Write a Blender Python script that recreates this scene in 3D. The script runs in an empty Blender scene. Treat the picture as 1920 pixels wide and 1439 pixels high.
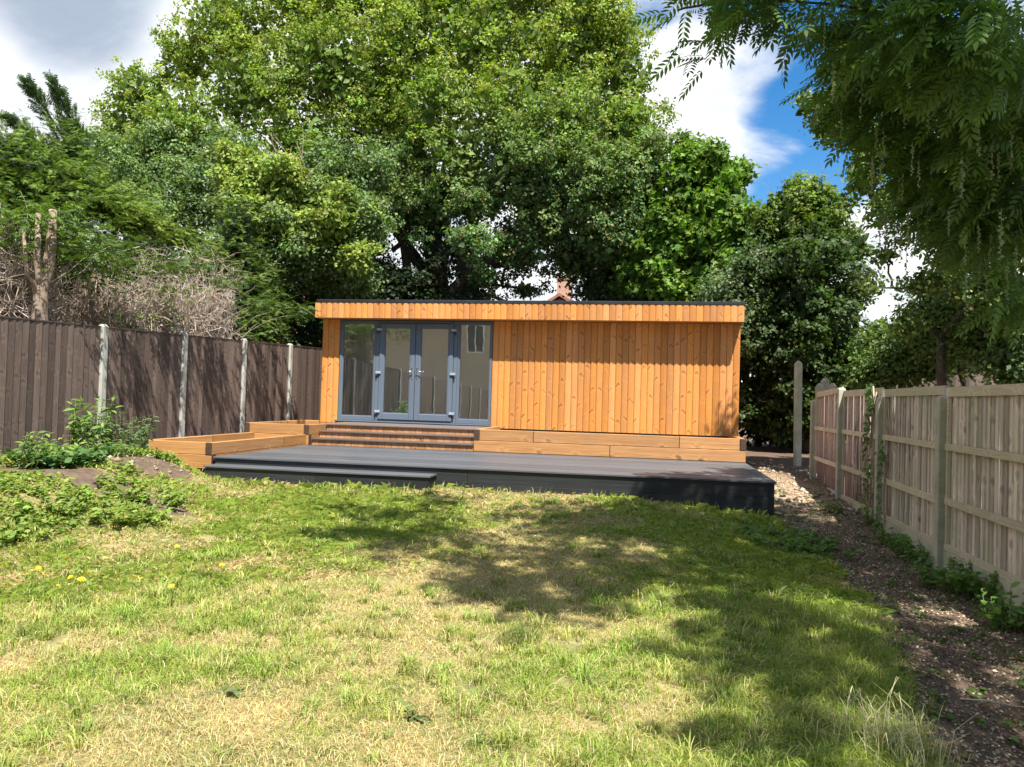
import bpy, math, random
import numpy as np
from mathutils import Matrix, Vector

S = bpy.context.scene
COL = S.collection
rnd = random.Random(7)
rng = np.random.default_rng(11)

# ------------------------------------------------------------------ camera
YAW, PITCH, ROLL, FPX = -.1764, .0204, .0289, 1443.0     # the eye is at the origin, lawn about 1.5 m below
def cam_axes():
    c, s = math.cos(YAW), math.sin(YAW); cp, sp = math.cos(PITCH), math.sin(PITCH)
    cr, sr = math.cos(ROLL), math.sin(ROLL)
    R = Vector((c, -s, 0)); Fw = Vector((s*cp, c*cp, sp)); U = Vector((-s*sp, -c*sp, cp))
    return cr*R + sr*U, -sr*R + cr*U, Fw
CR, CU, CF = cam_axes()
cd = bpy.data.cameras.new('camera'); cam = bpy.data.objects.new('camera', cd); COL.objects.link(cam)
cam.matrix_world = Matrix(((CR.x, CU.x, -CF.x, 0), (CR.y, CU.y, -CF.y, 0), (CR.z, CU.z, -CF.z, 0), (0, 0, 0, 1)))
cd.sensor_fit = 'HORIZONTAL'; cd.sensor_width = 36; cd.lens = FPX/1920*36
cd.clip_start = .05; cd.clip_end = 1000
S.camera = cam
def ray(px, py):
    v = CR*((px-960)/FPX) + CU*((719.5-py)/FPX) + CF
    return v
def atY(px, py, Y): v = ray(px, py); return v*(Y/v.y)
def atZ(px, py, Z): v = ray(px, py); return v*(Z/v.z)
def atX(px, py, X): v = ray(px, py); return v*(X/v.x)

# ------------------------------------------------------------------ light
SUNV = Vector((.207, -.40, .82)).normalized()
sun_el = math.asin(SUNV.z); sun_az = math.atan2(SUNV.x, SUNV.y)
sl = bpy.data.lights.new('sun', 'SUN'); sl.energy = 4.9; sl.angle = math.radians(.53); sl.color = (1, .955, .88)
so = bpy.data.objects.new('sun', sl); COL.objects.link(so)
so.rotation_euler = SUNV.to_track_quat('Z', 'Y').to_euler(); so.location = SUNV*40
S.view_settings.view_transform = 'Standard'; S.view_settings.look = 'None'
S.view_settings.exposure = 1.2; S.view_settings.gamma = 1; S.view_settings.use_curve_mapping = False

class NT:
    """small helper for building node trees"""
    def __init__(s, tree): s.t = tree; s.t.nodes.clear()
    def n(s, ty, ins=None, **kw):
        nd = s.t.nodes.new(ty)
        for k, v in kw.items(): setattr(nd, k, v)
        if ins:
            for k, v in ins.items():
                sk = nd.inputs[k]
                if isinstance(v, bpy.types.NodeSocket): s.t.links.new(v, sk)
                else: sk.default_value = v
        return nd
    def math(s, op, a, b=0.0, c=0.0, clamp=False):
        nd = s.n('ShaderNodeMath', {0: a, 1: b, 2: c}, operation=op); nd.use_clamp = clamp
        return nd.outputs[0]
    def vmath(s, op, a, b=(0, 0, 0)):
        nd = s.n('ShaderNodeVectorMath', {0: a, 1: b}, operation=op)
        return nd.outputs['Value'] if op in ('DOT_PRODUCT', 'LENGTH') else nd.outputs[0]
    def noise(s, v, scale=5, detail=3, rough=.55, dist=0.0):
        return s.n('ShaderNodeTexNoise', {'Vector': v, 'Scale': scale, 'Detail': detail, 'Roughness': rough, 'Distortion': dist}).outputs
    def ramp(s, f, lo, hi, a=0.0, b=1.0):
        return s.n('ShaderNodeMapRange', {0: f, 1: lo, 2: hi, 3: a, 4: b}, interpolation_type='SMOOTHSTEP').outputs[0]
    def mix(s, f, a, b, blend='MIX'):
        nd = s.n('ShaderNodeMix', data_type='RGBA', blend_type=blend)
        for k, v in ((0, f), (6, a), (7, b)):
            if isinstance(v, bpy.types.NodeSocket): s.t.links.new(v, nd.inputs[k])
            else: nd.inputs[k].default_value = v if k == 0 else (tuple(v)+(1,))[:4]
        return nd.outputs[2]
    def link(s, a, b): s.t.links.new(a, b)
def rgb(c): return (c[0], c[1], c[2], 1)

w = bpy.data.worlds.new('World'); S.world = w; w.use_nodes = True
N = NT(w.node_tree)
sky = N.n('ShaderNodeTexSky', sky_type='NISHITA'); sky.sun_disc = False
sky.sun_elevation = sun_el; sky.sun_rotation = sun_az; sky.air_density = 1.0; sky.dust_density = .4; sky.ozone_density = 2.0
skyc = N.n('ShaderNodeHueSaturation', {'Saturation': 1.4, 'Value': 1.0, 'Color': sky.outputs[0]}).outputs[0]
tc = N.n('ShaderNodeTexCoord').outputs['Generated']
sep = N.n('ShaderNodeSeparateXYZ', {0: tc})
den = N.math('ADD', N.math('MAXIMUM', sep.outputs[2], 0.0), .30)
pv = N.n('ShaderNodeCombineXYZ', {0: N.math('DIVIDE', sep.outputs[0], den), 1: N.math('DIVIDE', sep.outputs[1], den), 2: 0.0}).outputs[0]
f1 = N.math('ADD', N.math('MULTIPLY', N.noise(pv, 2.3, 10, .58, .3)[0], 2.0), -.5)
f2 = N.noise(N.vmath('ADD', pv, (7.3, 2.2, 1)), 1.3, 6, .5)[0]
cov = f1
def sky_blob(px, py, r0, r1, amp):
    global cov
    d = ray(px, py).normalized()
    dt = N.vmath('DOT_PRODUCT', N.vmath('NORMALIZE', tc), tuple(d))
    m = N.ramp(dt, math.cos(math.radians(r1)), math.cos(math.radians(r0)), 0, amp)
    cov = N.math('ADD', cov, m)
sky_blob(1455, 90, 1, 7, -.62)       # open blue between the cumulus on the right
sky_blob(1500, 320, 1, 7, -.55)
sky_blob(1230, 90, .5, 4, -.2)
sky_blob(1365, 220, 1, 8.5, .70)
sky_blob(1650, 520, 2, 9, .55)
sky_blob(-900, 100, 30, 78, .34)  # cloud bank beyond the left edge, added to light the right fence
sky_blob(60, 130, 10, 24, .10)
sky_blob(1020, 530, 3, 10, .16)
mask = N.ramp(cov, .36, .82)
grey = N.ramp(N.math('ADD', f2, N.ramp(N.vmath('DOT_PRODUCT', N.vmath('NORMALIZE', tc), tuple(ray(120, -60).normalized())), math.cos(math.radians(8)), math.cos(math.radians(2)), 0, .34)), .56, .76)
cc = N.mix(grey, (.98, .99, 1.0), (.38, .45, .56))
ld = N.ramp(N.noise(pv, 4.2, 8, .62, .4)[0], .42, .62)
cc = N.mix(N.math('MULTIPLY', ld, .55), cc, (.60, .67, .78))
bg1 = N.n('ShaderNodeBackground', {0: skyc, 1: .082}); bg2 = N.n('ShaderNodeBackground', {0: cc, 1: .54})
mx = N.n('ShaderNodeMixShader', {0: mask, 1: bg1.outputs[0], 2: bg2.outputs[0]})
N.n('ShaderNodeOutputWorld', {0: mx.outputs[0]})

# ------------------------------------------------------------------ materials
def new_mat(name):
    m = bpy.data.materials.new(name); m.use_nodes = True
    return m, NT(m.node_tree)
def out(N, sh, disp=None):
    N.n('ShaderNodeOutputMaterial', {0: sh})
def principled(N, color, rough=.6, normal=None, spec=.5, metal=0.0):
    ins = {'Base Color': color if isinstance(color, bpy.types.NodeSocket) else rgb(color), 'Roughness': rough, 'Specular IOR Level': spec, 'Metallic': metal}
    if normal is not None: ins['Normal'] = normal
    return N.n('ShaderNodeBsdfPrincipled', ins).outputs[0]
def bump(N, h, strength=.5, dist=.01):
    return N.n('ShaderNodeBump', {'Height': h, 'Strength': strength, 'Distance': dist}).outputs[0]
def scaled(N, v, s):
    return N.n('ShaderNodeMapping', {'Vector': v, 'Scale': s}).outputs[0]

def wood(name, base, dark, knot, axis=2, across=0, rough=.6, var=.25, knots=1.0, chevron=1.1, dirt=None, spec=.35, kscale=2.1, green=None, zdirt=None):
    m, N = new_mat(name)
    oc = N.n('ShaderNodeTexCoord').outputs['Object']; rd = N.n('ShaderNodeObjectInfo').outputs['Random']
    sp = N.n('ShaderNodeSeparateXYZ', {0: oc}).outputs
    off = N.math('MULTIPLY', rd, 57.0)
    along = sp[axis]; acr = sp[across]; third = sp[3-axis-across]
    v = N.n('ShaderNodeCombineXYZ', {0: N.math('ADD', N.math('MULTIPLY', acr, 1.0), off), 1: third, 2: N.math('ADD', along, N.math('MULTIPLY', rd, 31.0))}).outputs[0]
    k1 = N.math('MULTIPLY', N.math('ADD', N.math('ADD', along, N.math('MULTIPLY', N.math('ABSOLUTE', acr), chevron)), N.math('MULTIPLY', rd, 131.0)), kscale)
    vor = N.n('ShaderNodeTexVoronoi', {'W': k1, 'Scale': 1.0}, voronoi_dimensions='1D')
    side = N.math('MULTIPLY', N.math('SUBTRACT', N.n('ShaderNodeSeparateColor', {0: vor.outputs['Color']}).outputs[0], .5), .9)
    vd = N.math('ADD', vor.outputs['Distance'], N.math('MAXIMUM', N.math('SUBTRACT', N.math('MULTIPLY', N.math('ABSOLUTE', N.math('SUBTRACT', acr, N.math('MULTIPLY', side, .09))), 2.4), .06), 0.0))
    wob = N.noise(scaled(N, v, (40, 40, 25)), 1, 2)[0]
    vd2 = N.math('ADD', vd, N.math('MULTIPLY', N.math('SUBTRACT', wob, .5), .12))
    km = N.ramp(vd2, .085, .02)
    halo = N.ramp(vd2, .22, .07)
    warp = N.math('MULTIPLY', halo, .6)
    gv = N.vmath('ADD', scaled(N, v, (85, 30, 2.2)), N.n('ShaderNodeCombineXYZ', {0: N.math('MULTIPLY', warp, 4.0)}).outputs[0])
    g = N.noise(gv, 1, 4, .65)[0]
    g2 = N.noise(scaled(N, v, (16, 8, .55)), 1, 3, .6)[0]
    c = N.mix(N.ramp(g, .34, .72), base, dark)
    c = N.mix(N.math('MULTIPLY', N.ramp(g2, .45, .75), .45), c, dark)
    light = tuple(min(1, x*1.22) for x in base)
    c = N.mix(N.math('MULTIPLY', N.math('SUBTRACT', halo, km), .35), c, light)
    c = N.mix(N.math('MULTIPLY', N.math('MULTIPLY', km, N.ramp(N.n('ShaderNodeSeparateColor', {0: vor.outputs['Color']}).outputs[1], .25, .9, .12, 1.0)), .78*knots), c, knot)
    bri = N.ramp(N.n('ShaderNodeTexWhiteNoise', {'W': N.math('MULTIPLY', rd, 77.0)}, noise_dimensions='1D').outputs[0], 0, 1, 1-var, 1+var*.6)
    c = N.n('ShaderNodeHueSaturation', {'Value': bri, 'Saturation': N.ramp(rd, 0, 1, .96, 1.03), 'Color': c}).outputs[0]
    if green is not None:
        wp = N.n('ShaderNodeNewGeometry').outputs['Position']
        gm = N.ramp(N.noise(wp, 1.7, 4, .6)[0], .45, .68)
        c = N.mix(N.math('MULTIPLY', gm, .55), c, green)
    if zdirt is not None:
        wz = N.n('ShaderNodeSeparateXYZ', {0: N.n('ShaderNodeNewGeometry').outputs['Position']}).outputs[2]
        sm = N.ramp(N.math('ADD', wz, N.math('MULTIPLY', N.noise(scaled(N, v, (12, 12, 3)), 1, 3)[0], -.35)), zdirt[0], zdirt[1], .6, 0)
        c = N.mix(sm, c, zdirt[2])
    nb = bump(N, N.math('ADD', g, N.math('MULTIPLY', km, -.4)), .35, .004)
    out(N, principled(N, c, N.ramp(g, .3, .7, rough-.08, rough+.12), nb, spec))
    return m

def simple(name, col, rough=.6, var=.12, scale=6, bumps=.2, bscale=60, metal=0.0, spec=.5, col2=None, world=False):
    m, N = new_mat(name)
    v = N.n('ShaderNodeNewGeometry').outputs['Position'] if world else N.n('ShaderNodeTexCoord').outputs['Object']
    a = N.noise(v, scale, 5, .6)[0]
    c2 = col2 or tuple(x*(1-var*2) for x in col)
    c = N.mix(N.ramp(a, .3, .72), col, c2)
    nb = bump(N, N.noise(v, bscale, 3, .6)[0], bumps, .003)
    out(N, principled(N, c, rough, nb, spec, metal))
    return m

M = {}
PINE = (.60, .255, .070)
M['pine'] = wood('orange_pine', PINE, (.48, .195, .058), (.20, .085, .035), var=.22, rough=.55, chevron=1.1, kscale=2.4)
M['pine_dark'] = wood('oiled_pine', (.46, .235, .105), (.33, .155, .065), (.16, .07, .03), var=.2, rough=.55)
M['sleeper'] = wood('treated_sleeper', (.46, .235, .085), (.31, .14, .045), (.14, .06, .025), axis=0, across=2, var=.14, chevron=.5, kscale=1.3, rough=.7)
M['sleeper_end'] = simple('sleeper_end_grain', (.075, .038, .022), .8, .25, 30, .5, 90)
M['brown'] = wood('dark_brown_fence_wood', (.150, .108, .088), (.088, .060, .048), (.035, .022, .018), var=.42, rough=.75, chevron=.4, knots=.5, kscale=2.6)
M['grey'] = wood('weathered_fence_wood', (.66, .56, .44), (.42, .345, .26), (.12, .075, .05), var=.36, rough=.85, chevron=.2, knots=.7, kscale=1.6, green=(.42, .40, .25))
M['grey_pink'] = wood('weathered_reddish_fence_wood', (.66, .50, .41), (.44, .31, .245), (.12, .065, .05), var=.22, rough=.85, chevron=.2, knots=.7, kscale=1.6, zdirt=(-1.5, -.5, (.17, .07, .045)))
M['rail'] = wood('weathered_rail_wood', (.60, .51, .36), (.44, .36, .24), (.25, .18, .12), axis=1, across=2, var=.12, rough=.85, knots=.25, green=(.42, .41, .24))
M['concrete'] = simple('pale_concrete', (.47, .46, .41), .9, .14, 5, .5, 90, spec=.3)
M['concrete_old'] = simple('mossy_concrete', (.48, .44, .34), .9, .14, 3.5, .6, 70, spec=.3, col2=(.30, .30, .19))
def deckmat(name, c1, c2, axis=0, rough=.45, lines=True):
    m, N = new_mat(name)
    oc = N.n('ShaderNodeTexCoord').outputs['Object']; rd = N.n('ShaderNodeObjectInfo').outputs['Random']
    v = N.vmath('ADD', oc, N.n('ShaderNodeCombineXYZ', {0: N.math('MULTIPLY', rd, 40.0), 1: N.math('MULTIPLY', rd, 17.0), 2: 0.0}).outputs[0])
    st = [60, 60, 60]; st[axis] = 1.2
    g = N.noise(scaled(N, v, tuple(st)), 1, 4, .6)[0]
    wp = N.n('ShaderNodeNewGeometry').outputs['Position']
    s2 = N.noise(scaled(N, wp, (.9, 2.4, 1.5)), 1.2, 5, .62)[0]
    c = N.mix(N.ramp(g, .3, .7), c1, c2)
    c = N.mix(N.math('MULTIPLY', N.ramp(s2, .55, .74), .22), c, (.16, .105, .07))
    bri = N.ramp(rd, 0, 1, .74, 1.22)
    c = N.n('ShaderNodeHueSaturation', {'Value': bri, 'Color': c}).outputs[0]
    out(N, principled(N, c, N.ramp(s2, .3, .7, rough-.04, rough+.16), bump(N, g, .5, .003), .5))
    return m
M['deck'] = deckmat('charcoal_composite_deck', (.10, .105, .115), (.062, .067, .075), rough=.42)
M['deck_face'] = deckmat('black_composite_face', (.022, .025, .027), (.012, .014, .016), rough=.5)
M['tread'] = deckmat('brown_grey_composite_tread', (.15, .115, .10), (.09, .07, .06), rough=.6)
M['upvc'] = simple('anthracite_window_frame', (.115, .145, .185), .6, .03, 2, .02, 200, spec=.18)
M['chrome'] = simple('satin_chrome', (.8, .8, .8), .22, .03, 2, .02, 200, metal=1.0)
M['black'] = simple('black_plastic_hinge_shadow', (.012, .012, .013), .45, .05, 3, .05, 80)
M['white_cap'] = simple('pale_grey_hinge_cap', (.32, .37, .43), .4, .05, 3, .05, 80)
M['epdm'] = simple('black_rubber_trim', (.022, .024, .027), .45, .25, 3, .2, 50)
M['plaster'] = simple('cream_plaster', (.88, .86, .78), .9, .04, 2, .15, 40)
M['oakfloor'] = simple('grey_floor', (.82, .79, .72), .5, .1, 3, .05, 40)
M['bark'] = simple('dark_tree_bark', (.075, .055, .040), .9, .3, 9, .8, 30)
M['bark_pale'] = simple('pale_conifer_bark', (.34, .25, .18), .9, .3, 9, .9, 26)
M['twig'] = simple('dead_grey_brown_twigs', (.66, .56, .46), .9, .25, 3, .3, 50, col2=(.30, .22, .16))
M['stone'] = simple('pale_rubble', (.42, .36, .29), .9, .25, 9, .5, 50)
M['brickhouse'] = None
def brickmat(name, a, b, mortar, sc=1.0):
    m, N = new_mat(name)
    v = N.n('ShaderNodeTexCoord').outputs['Object']
    sp = N.n('ShaderNodeSeparateXYZ', {0: v}).outputs
    vv = N.n('ShaderNodeCombineXYZ', {0: N.math('ADD', sp[0], sp[1]), 1: sp[2], 2: 0.0}).outputs[0]
    br = N.n('ShaderNodeTexBrick', {'Vector': vv, 'Color1': rgb(a), 'Color2': rgb(b), 'Mortar': rgb(mortar), 'Scale': 1.0, 'Mortar Size': .009, 'Brick Width': .225, 'Row Height': .075})
    out(N, principled(N, br.outputs[0], .85, bump(N, N.math('SUBTRACT', 1.0, br.outputs[1]), .5, .006)))
    return m
M['brick'] = brickmat('red_brown_brick', (.30, .14, .09), (.22, .10, .065), (.34, .28, .22))
M['tile'] = simple('red_roof_tile', (.30, .13, .085), .8, .2, 4, .4, 20)
m, N = new_mat('window_glass')
tr = N.n('ShaderNodeBsdfTransparent', {0: (.93, .95, .93, 1)}).outputs[0]
gl = N.n('ShaderNodeBsdfGlossy', {0: (1, 1, 1, 1), 'Roughness': .0}).outputs[0]
wv = N.n('ShaderNodeNewGeometry').outputs['Position']
N.link(bump(N, N.noise(wv, 2.2, 2)[0], .05, .01), gl.node.inputs['Normal'])
fr = N.n('ShaderNodeLayerWeight', {'Blend': .30}).outputs['Fresnel']
out(N, N.n('ShaderNodeMixShader', {0: N.math('ADD', N.math('MULTIPLY', fr, .9), .27, clamp=True), 1: tr, 2: gl}).outputs[0])
M['glass'] = m

def leafmat(name, rough=.55, trans=.38, tint=(1.25, 1.35, .55), spec=.28):
    m, N = new_mat(name)
    a = N.n('ShaderNodeAttribute', attribute_name='col').outputs['Color']
    p = principled(N, a, rough, None, spec)
    t = N.n('ShaderNodeBsdfTranslucent', {0: N.mix(1.0, a, tint, 'MULTIPLY')}).outputs[0]
    out(N, N.n('ShaderNodeMixShader', {0: trans, 1: p, 2: t}).outputs[0])
    return m
M['leaf'] = leafmat('leaf')
M['leaf_glossy'] = leafmat('glossy_leaf', .5, .46, spec=.3)
M['conifer'] = leafmat('conifer_scale_foliage', .6, .28, spec=.25)
M['grass'] = leafmat('grass_blade', .55, .36, (1.15, 1.2, .6), spec=.3)
M['dry'] = leafmat('dry_debris', .8, .05, (1, 1, 1), spec=.2)
M['petal'] = leafmat('yellow_petal', .5, .2, (1, 1, .6), spec=.3)

# ground: thatch under the lawn, bare soil where the attribute says so
m, N = new_mat('ground')
a = N.n('ShaderNodeAttribute', attribute_name='soil').outputs['Fac']
pos = N.n('ShaderNodeNewGeometry').outputs['Position']
n1 = N.noise(pos, 2.2, 6, .6)[0]; n2 = N.noise(pos, 45, 4, .65)[0]; n3 = N.noise(pos, 9, 5, .6)[0]
th = N.mix(N.ramp(n1, .35, .65), (.36, .29, .13), (.16, .18, .06))
th = N.mix(N.math('MULTIPLY', N.ramp(n2, .4, .7), .5), th, (.16, .12, .06))
so_ = N.mix(N.ramp(n3, .3, .7), (.16, .112, .08), (.095, .066, .046))
so_ = N.mix(N.ramp(n2, .55, .75), so_, (.23, .17, .12))
pale = N.ramp(N.vmath('LENGTH', N.vmath('MULTIPLY', N.vmath('SUBTRACT', pos, (2.05, 12.3, -1.2)), (1.0, .36, .5))), .25, 1.0, 1, 0)
so_ = N.mix(pale, so_, (.36, .26, .17))
cg = N.mix(N.ramp(N.math('ADD', a, N.math('MULTIPLY', N.math('SUBTRACT', n3, .5), .5)), .4, .6), th, so_)
out(N, principled(N, cg, .95, bump(N, N.math('ADD', n2, n3), .8, .02), .2))
M['ground'] = m

# ------------------------------------------------------------------ mesh helpers
class MB:
    """collects boxes, bars, tubes; build() links them as one mesh object"""
    def __init__(s): s.v = []; s.f = []; s.mi = []; s.m = 0; s.smooth = []
    def add(s, vs, fs, smooth=False):
        b = len(s.v); s.v += [tuple(x) for x in vs]
        for f in fs: s.f.append(tuple(i+b for i in f)); s.mi.append(s.m); s.smooth.append(smooth)
        return s
    def box(s, x0, x1, y0, y1, z0, z1, bev=0.0):
        if bev <= 0:
            vs = [(x, y, z) for z in (z0, z1) for y in (y0, y1) for x in (x0, x1)]
            return s.add(vs, [(0, 2, 3, 1), (4, 5, 7, 6), (0, 1, 5, 4), (2, 6, 7, 3), (0, 4, 6, 2), (1, 3, 7, 5)])
        b = bev; vs = []; 
        for z, i in ((z0, b), (z0+b, 0), (z1-b, 0), (z1, b)):
            c = b if i == 0 else 2*b
            c = b
            x_0, x_1, y_0, y_1 = x0+i, x1-i, y0+i, y1-i
            vs += [(x_0+c, y_0, z), (x_1-c, y_0, z), (x_1, y_0+c, z), (x_1, y_1-c, z), (x_1-c, y_1, z), (x_0+c, y_1, z), (x_0, y_1-c, z), (x_0, y_0+c, z)]
        fs = [tuple(range(7, -1, -1)), tuple(range(24, 32))]
        for r in range(3):
            for k in range(8): fs.append((r*8+k, r*8+(k+1) % 8, (r+1)*8+(k+1) % 8, (r+1)*8+k))
        return s.add(vs, fs)
    def tube(s, pts, rad, sides=6, cap=True, smooth=True):
        pts = [Vector(p) for p in pts]; n = len(pts); vs = []; fs = []
        a = None
        for i, p in enumerate(pts):
            t = (pts[min(i+1, n-1)]-pts[max(i-1, 0)]).normalized()
            if a is None: a = t.orthogonal().normalized()
            a = (a-t*a.dot(t)).normalized(); b = t.cross(a)
            for k in range(sides):
                an = 2*math.pi*k/sides; vs.append(p+(a*math.cos(an)+b*math.sin(an))*rad[i])
        for i in range(n-1):
            for k in range(sides):
                k2 = (k+1) % sides; fs.append((i*sides+k, i*sides+k2, (i+1)*sides+k2, (i+1)*sides+k))
        if cap: fs.append(tuple(range((n-1)*sides, n*sides))); fs.append(tuple(range(sides-1, -1, -1)))
        return s.add(vs, fs, smooth)
    def mesh(s, name, mats):
        me = bpy.data.meshes.new(name); me.from_pydata(s.v, [], s.f)
        for m in (mats if isinstance(mats, (list, tuple)) else [mats]): me.materials.append(m)
        me.polygons.foreach_set('material_index', s.mi); me.polygons.foreach_set('use_smooth', s.smooth)
        me.update(); return me
    def build(s, name, mats, parent=None, loc=None):
        return link(name, s.mesh(name, mats), parent, loc)
def link(name, me, parent=None, loc=None, rz=0.0):
    o = bpy.data.objects.new(name, me); COL.objects.link(o)
    if parent is not None: o.parent = parent
    if loc is not None: o.location = loc
    if rz: o.rotation_euler = (0, 0, rz)
    return o
def tag(o, label=None, cat=None, group=None, kind=None):
    for k, v in (('label', label), ('category', cat), ('group', group), ('kind', kind)):
        if v: o[k] = v
    return o
def thing(name, label, cat, loc=(0, 0, 0), group=None):
    return tag(link(name, None, None, loc), label, cat, group)
def structure(o): o['kind'] = 'structure'; return o
def stuff(o): o['kind'] = 'stuff'; return o
def rel(parent, x, y, z):
    l = parent.location; return (x-l.x, y-l.y, z-l.z)

def poly_mesh(name, V, F, mat, cols=None, attr='col'):
    """V (n,3) floats, F (m,k) ints all with k corners"""
    me = bpy.data.meshes.new(name); n, k = F.shape
    me.vertices.add(len(V)); me.vertices.foreach_set('co', np.asarray(V, np.float32).ravel())
    me.loops.add(n*k); me.loops.foreach_set('vertex_index', F.astype(np.int32).ravel())
    me.polygons.add(n); me.polygons.foreach_set('loop_start', np.arange(0, n*k, k, dtype=np.int32))
    me.polygons.foreach_set('loop_total', np.full(n, k, np.int32))
    if cols is not None:
        at = me.attributes.new(attr, 'FLOAT_COLOR', 'POINT')
        c4 = np.ones((len(V), 4), np.float32); c4[:, :3] = cols; at.data.foreach_set('color', c4.ravel())
    me.materials.append(mat); me.update(calc_edges=True)
    return me

def unit(a): return a/np.maximum(np.linalg.norm(a, axis=-1, keepdims=True), 1e-9)
# leaf templates: x across, y along (base at 0), z out of the blade
T_SIMPLE = (np.array([(0, 0, 0), (.36, .45, .08), (0, 1, -.05), (-.36, .45, .08)]), np.array([(0, 1, 2), (0, 2, 3)]))
T_LOBED = (np.array([(0, 0, 0), (.30, .12, .05), (.52, .50, .10), (.18, .55, .03), (0, 1, -.06), (-.18, .55, .03), (-.52, .50, .10), (-.30, .12, .05)]),
           np.array([(0, 1, 3), (1, 2, 3), (0, 3, 4), (0, 4, 5), (5, 6, 7), (0, 5, 7)]))
T_LANCE = (np.array([(0, 0, 0), (.15, .35, .05), (.12, .7, .02), (0, 1, -.12), (-.12, .7, .02), (-.15, .35, .05)]),
           np.array([(0, 1, 5), (1, 2, 4), (1, 4, 5), (2, 3, 4)]))
def spray_template(nb=4):
    """flat fern-like conifer spray, a fan of narrow side shoots"""
    vs = []; fs = []
    def sliver(p0, p1, wd):
        b = len(vs); d = np.array(p1)-np.array(p0); nrm = np.array((-d[1], d[0], 0)); nrm = nrm/(np.linalg.norm(nrm)+1e-9)*wd
        vs.extend([tuple(np.array(p0)-nrm*.5), tuple(np.array(p0)+nrm*.9), tuple(p1)]); fs.append((b, b+1, b+2))
    sliver((0, 0, 0), (0, 1, -.12), .09)
    for i in range(nb):
        t = .12+.75*i/(nb-1); L = .42*(1-.62*t)+.06
        for sgn in (-1, 1): sliver((0, t, -.12*t*t), (sgn*L*.75, t+L*.72, -.05-.16*t*t), .10)
    return np.array(vs, float), np.array(fs)
T_SPRAY = spray_template()

def leaf_cloud(name, P, Nn, D, size, cols, tmpl, mat):
    """P base points, Nn blade normals, D pointing directions, size per leaf, cols (n,3)"""
    D = unit(D-Nn*np.sum(D*Nn, 1, keepdims=True)); X = np.cross(D, Nn)
    tv, tf = tmpl; n = len(P); k = len(tv)
    V = P[:, None, :]+size[:, None, None]*(X[:, None, :]*tv[None, :, 0:1]+D[:, None, :]*tv[None, :, 1:2]+Nn[:, None, :]*tv[None, :, 2:3])
    F = (tf[None]+(np.arange(n)*k)[:, None, None]).reshape(-1, 3)
    return poly_mesh(name, V.reshape(-1, 3), F, mat, np.repeat(cols, k, axis=0))

def jitter_cols(base, n, amt=.2, yellow=None, pyel=.1):
    b = np.array(base)[None]*np.ones((n, 1))
    b = b*(1+rng.normal(0, amt, (n, 1)))*(1+rng.normal(0, amt*.3, (n, 3)))
    if yellow is not None:
        k = rng.random(n) < pyel; b[k] = np.array(yellow)*(1+rng.normal(0, .15, (k.sum(), 1)))
    return np.clip(b, .004, .9)

def crown_points(blobs, total, per=55, clump=.42, fill=.5, flat=.6, up=.55, out_=.6, wild=.75, cull=.62):
    """clumps of leaves scattered through the outer part of each blob"""
    B = np.array(blobs, float)
    wts = (B[:, 3]*B[:, 4]+B[:, 4]*B[:, 5]+B[:, 3]*B[:, 5]); wts = wts/wts.sum()
    nc = max(1, int(total/per)); idx = rng.choice(len(B), nc, p=wts)
    d = unit(rng.normal(size=(nc, 3))); f = 1-fill*rng.random(nc)**2.2+rng.normal(0, .07, nc)
    C = B[idx, :3]+d*B[idx, 3:6]*f[:, None]
    # drop clumps deep inside another blob
    keep = np.ones(nc, bool)
    for b in B:
        q = np.linalg.norm((C-b[:3])/b[3:6], axis=1); keep &= ~((q < cull) & (rng.random(nc) < .8))
    C = C[keep]; d = d[keep]; idx = idx[keep]; nc = len(C)
    cs = clump*(.6+.8*rng.random(nc))
    ci = np.repeat(np.arange(nc), per)
    off = rng.normal(size=(len(ci), 3))*.55*np.array((1, 1, flat)); 
    P = C[ci]+off*cs[ci][:, None]+d[ci]*(-np.sum(off[:, :2]**2, 1)*.10*cs[ci])[:, None]
    O = unit(d[ci]+off*.5)
    Nn = unit(out_*O+np.array((0, 0, up))+wild*rng.normal(size=O.shape))
    D = unit(O*.6+np.array((0, 0, -.25))+.6*rng.normal(size=O.shape))
    return P, Nn, D, ci, C, idx

def branch_path(a, b, sag=.0, wob=.12, n=5):
    a = Vector(a); b = Vector(b); L = (b-a).length; pts = []
    for i in range(n+1):
        t = i/n; p = a.lerp(b, t)
        p += Vector((rnd.gauss(0, 1), rnd.gauss(0, 1), rnd.gauss(0, .6)))*wob*L*.22*math.sin(math.pi*t)
        p.z += sag*L*math.sin(math.pi*t)
        pts.append(p)
    return pts

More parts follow.
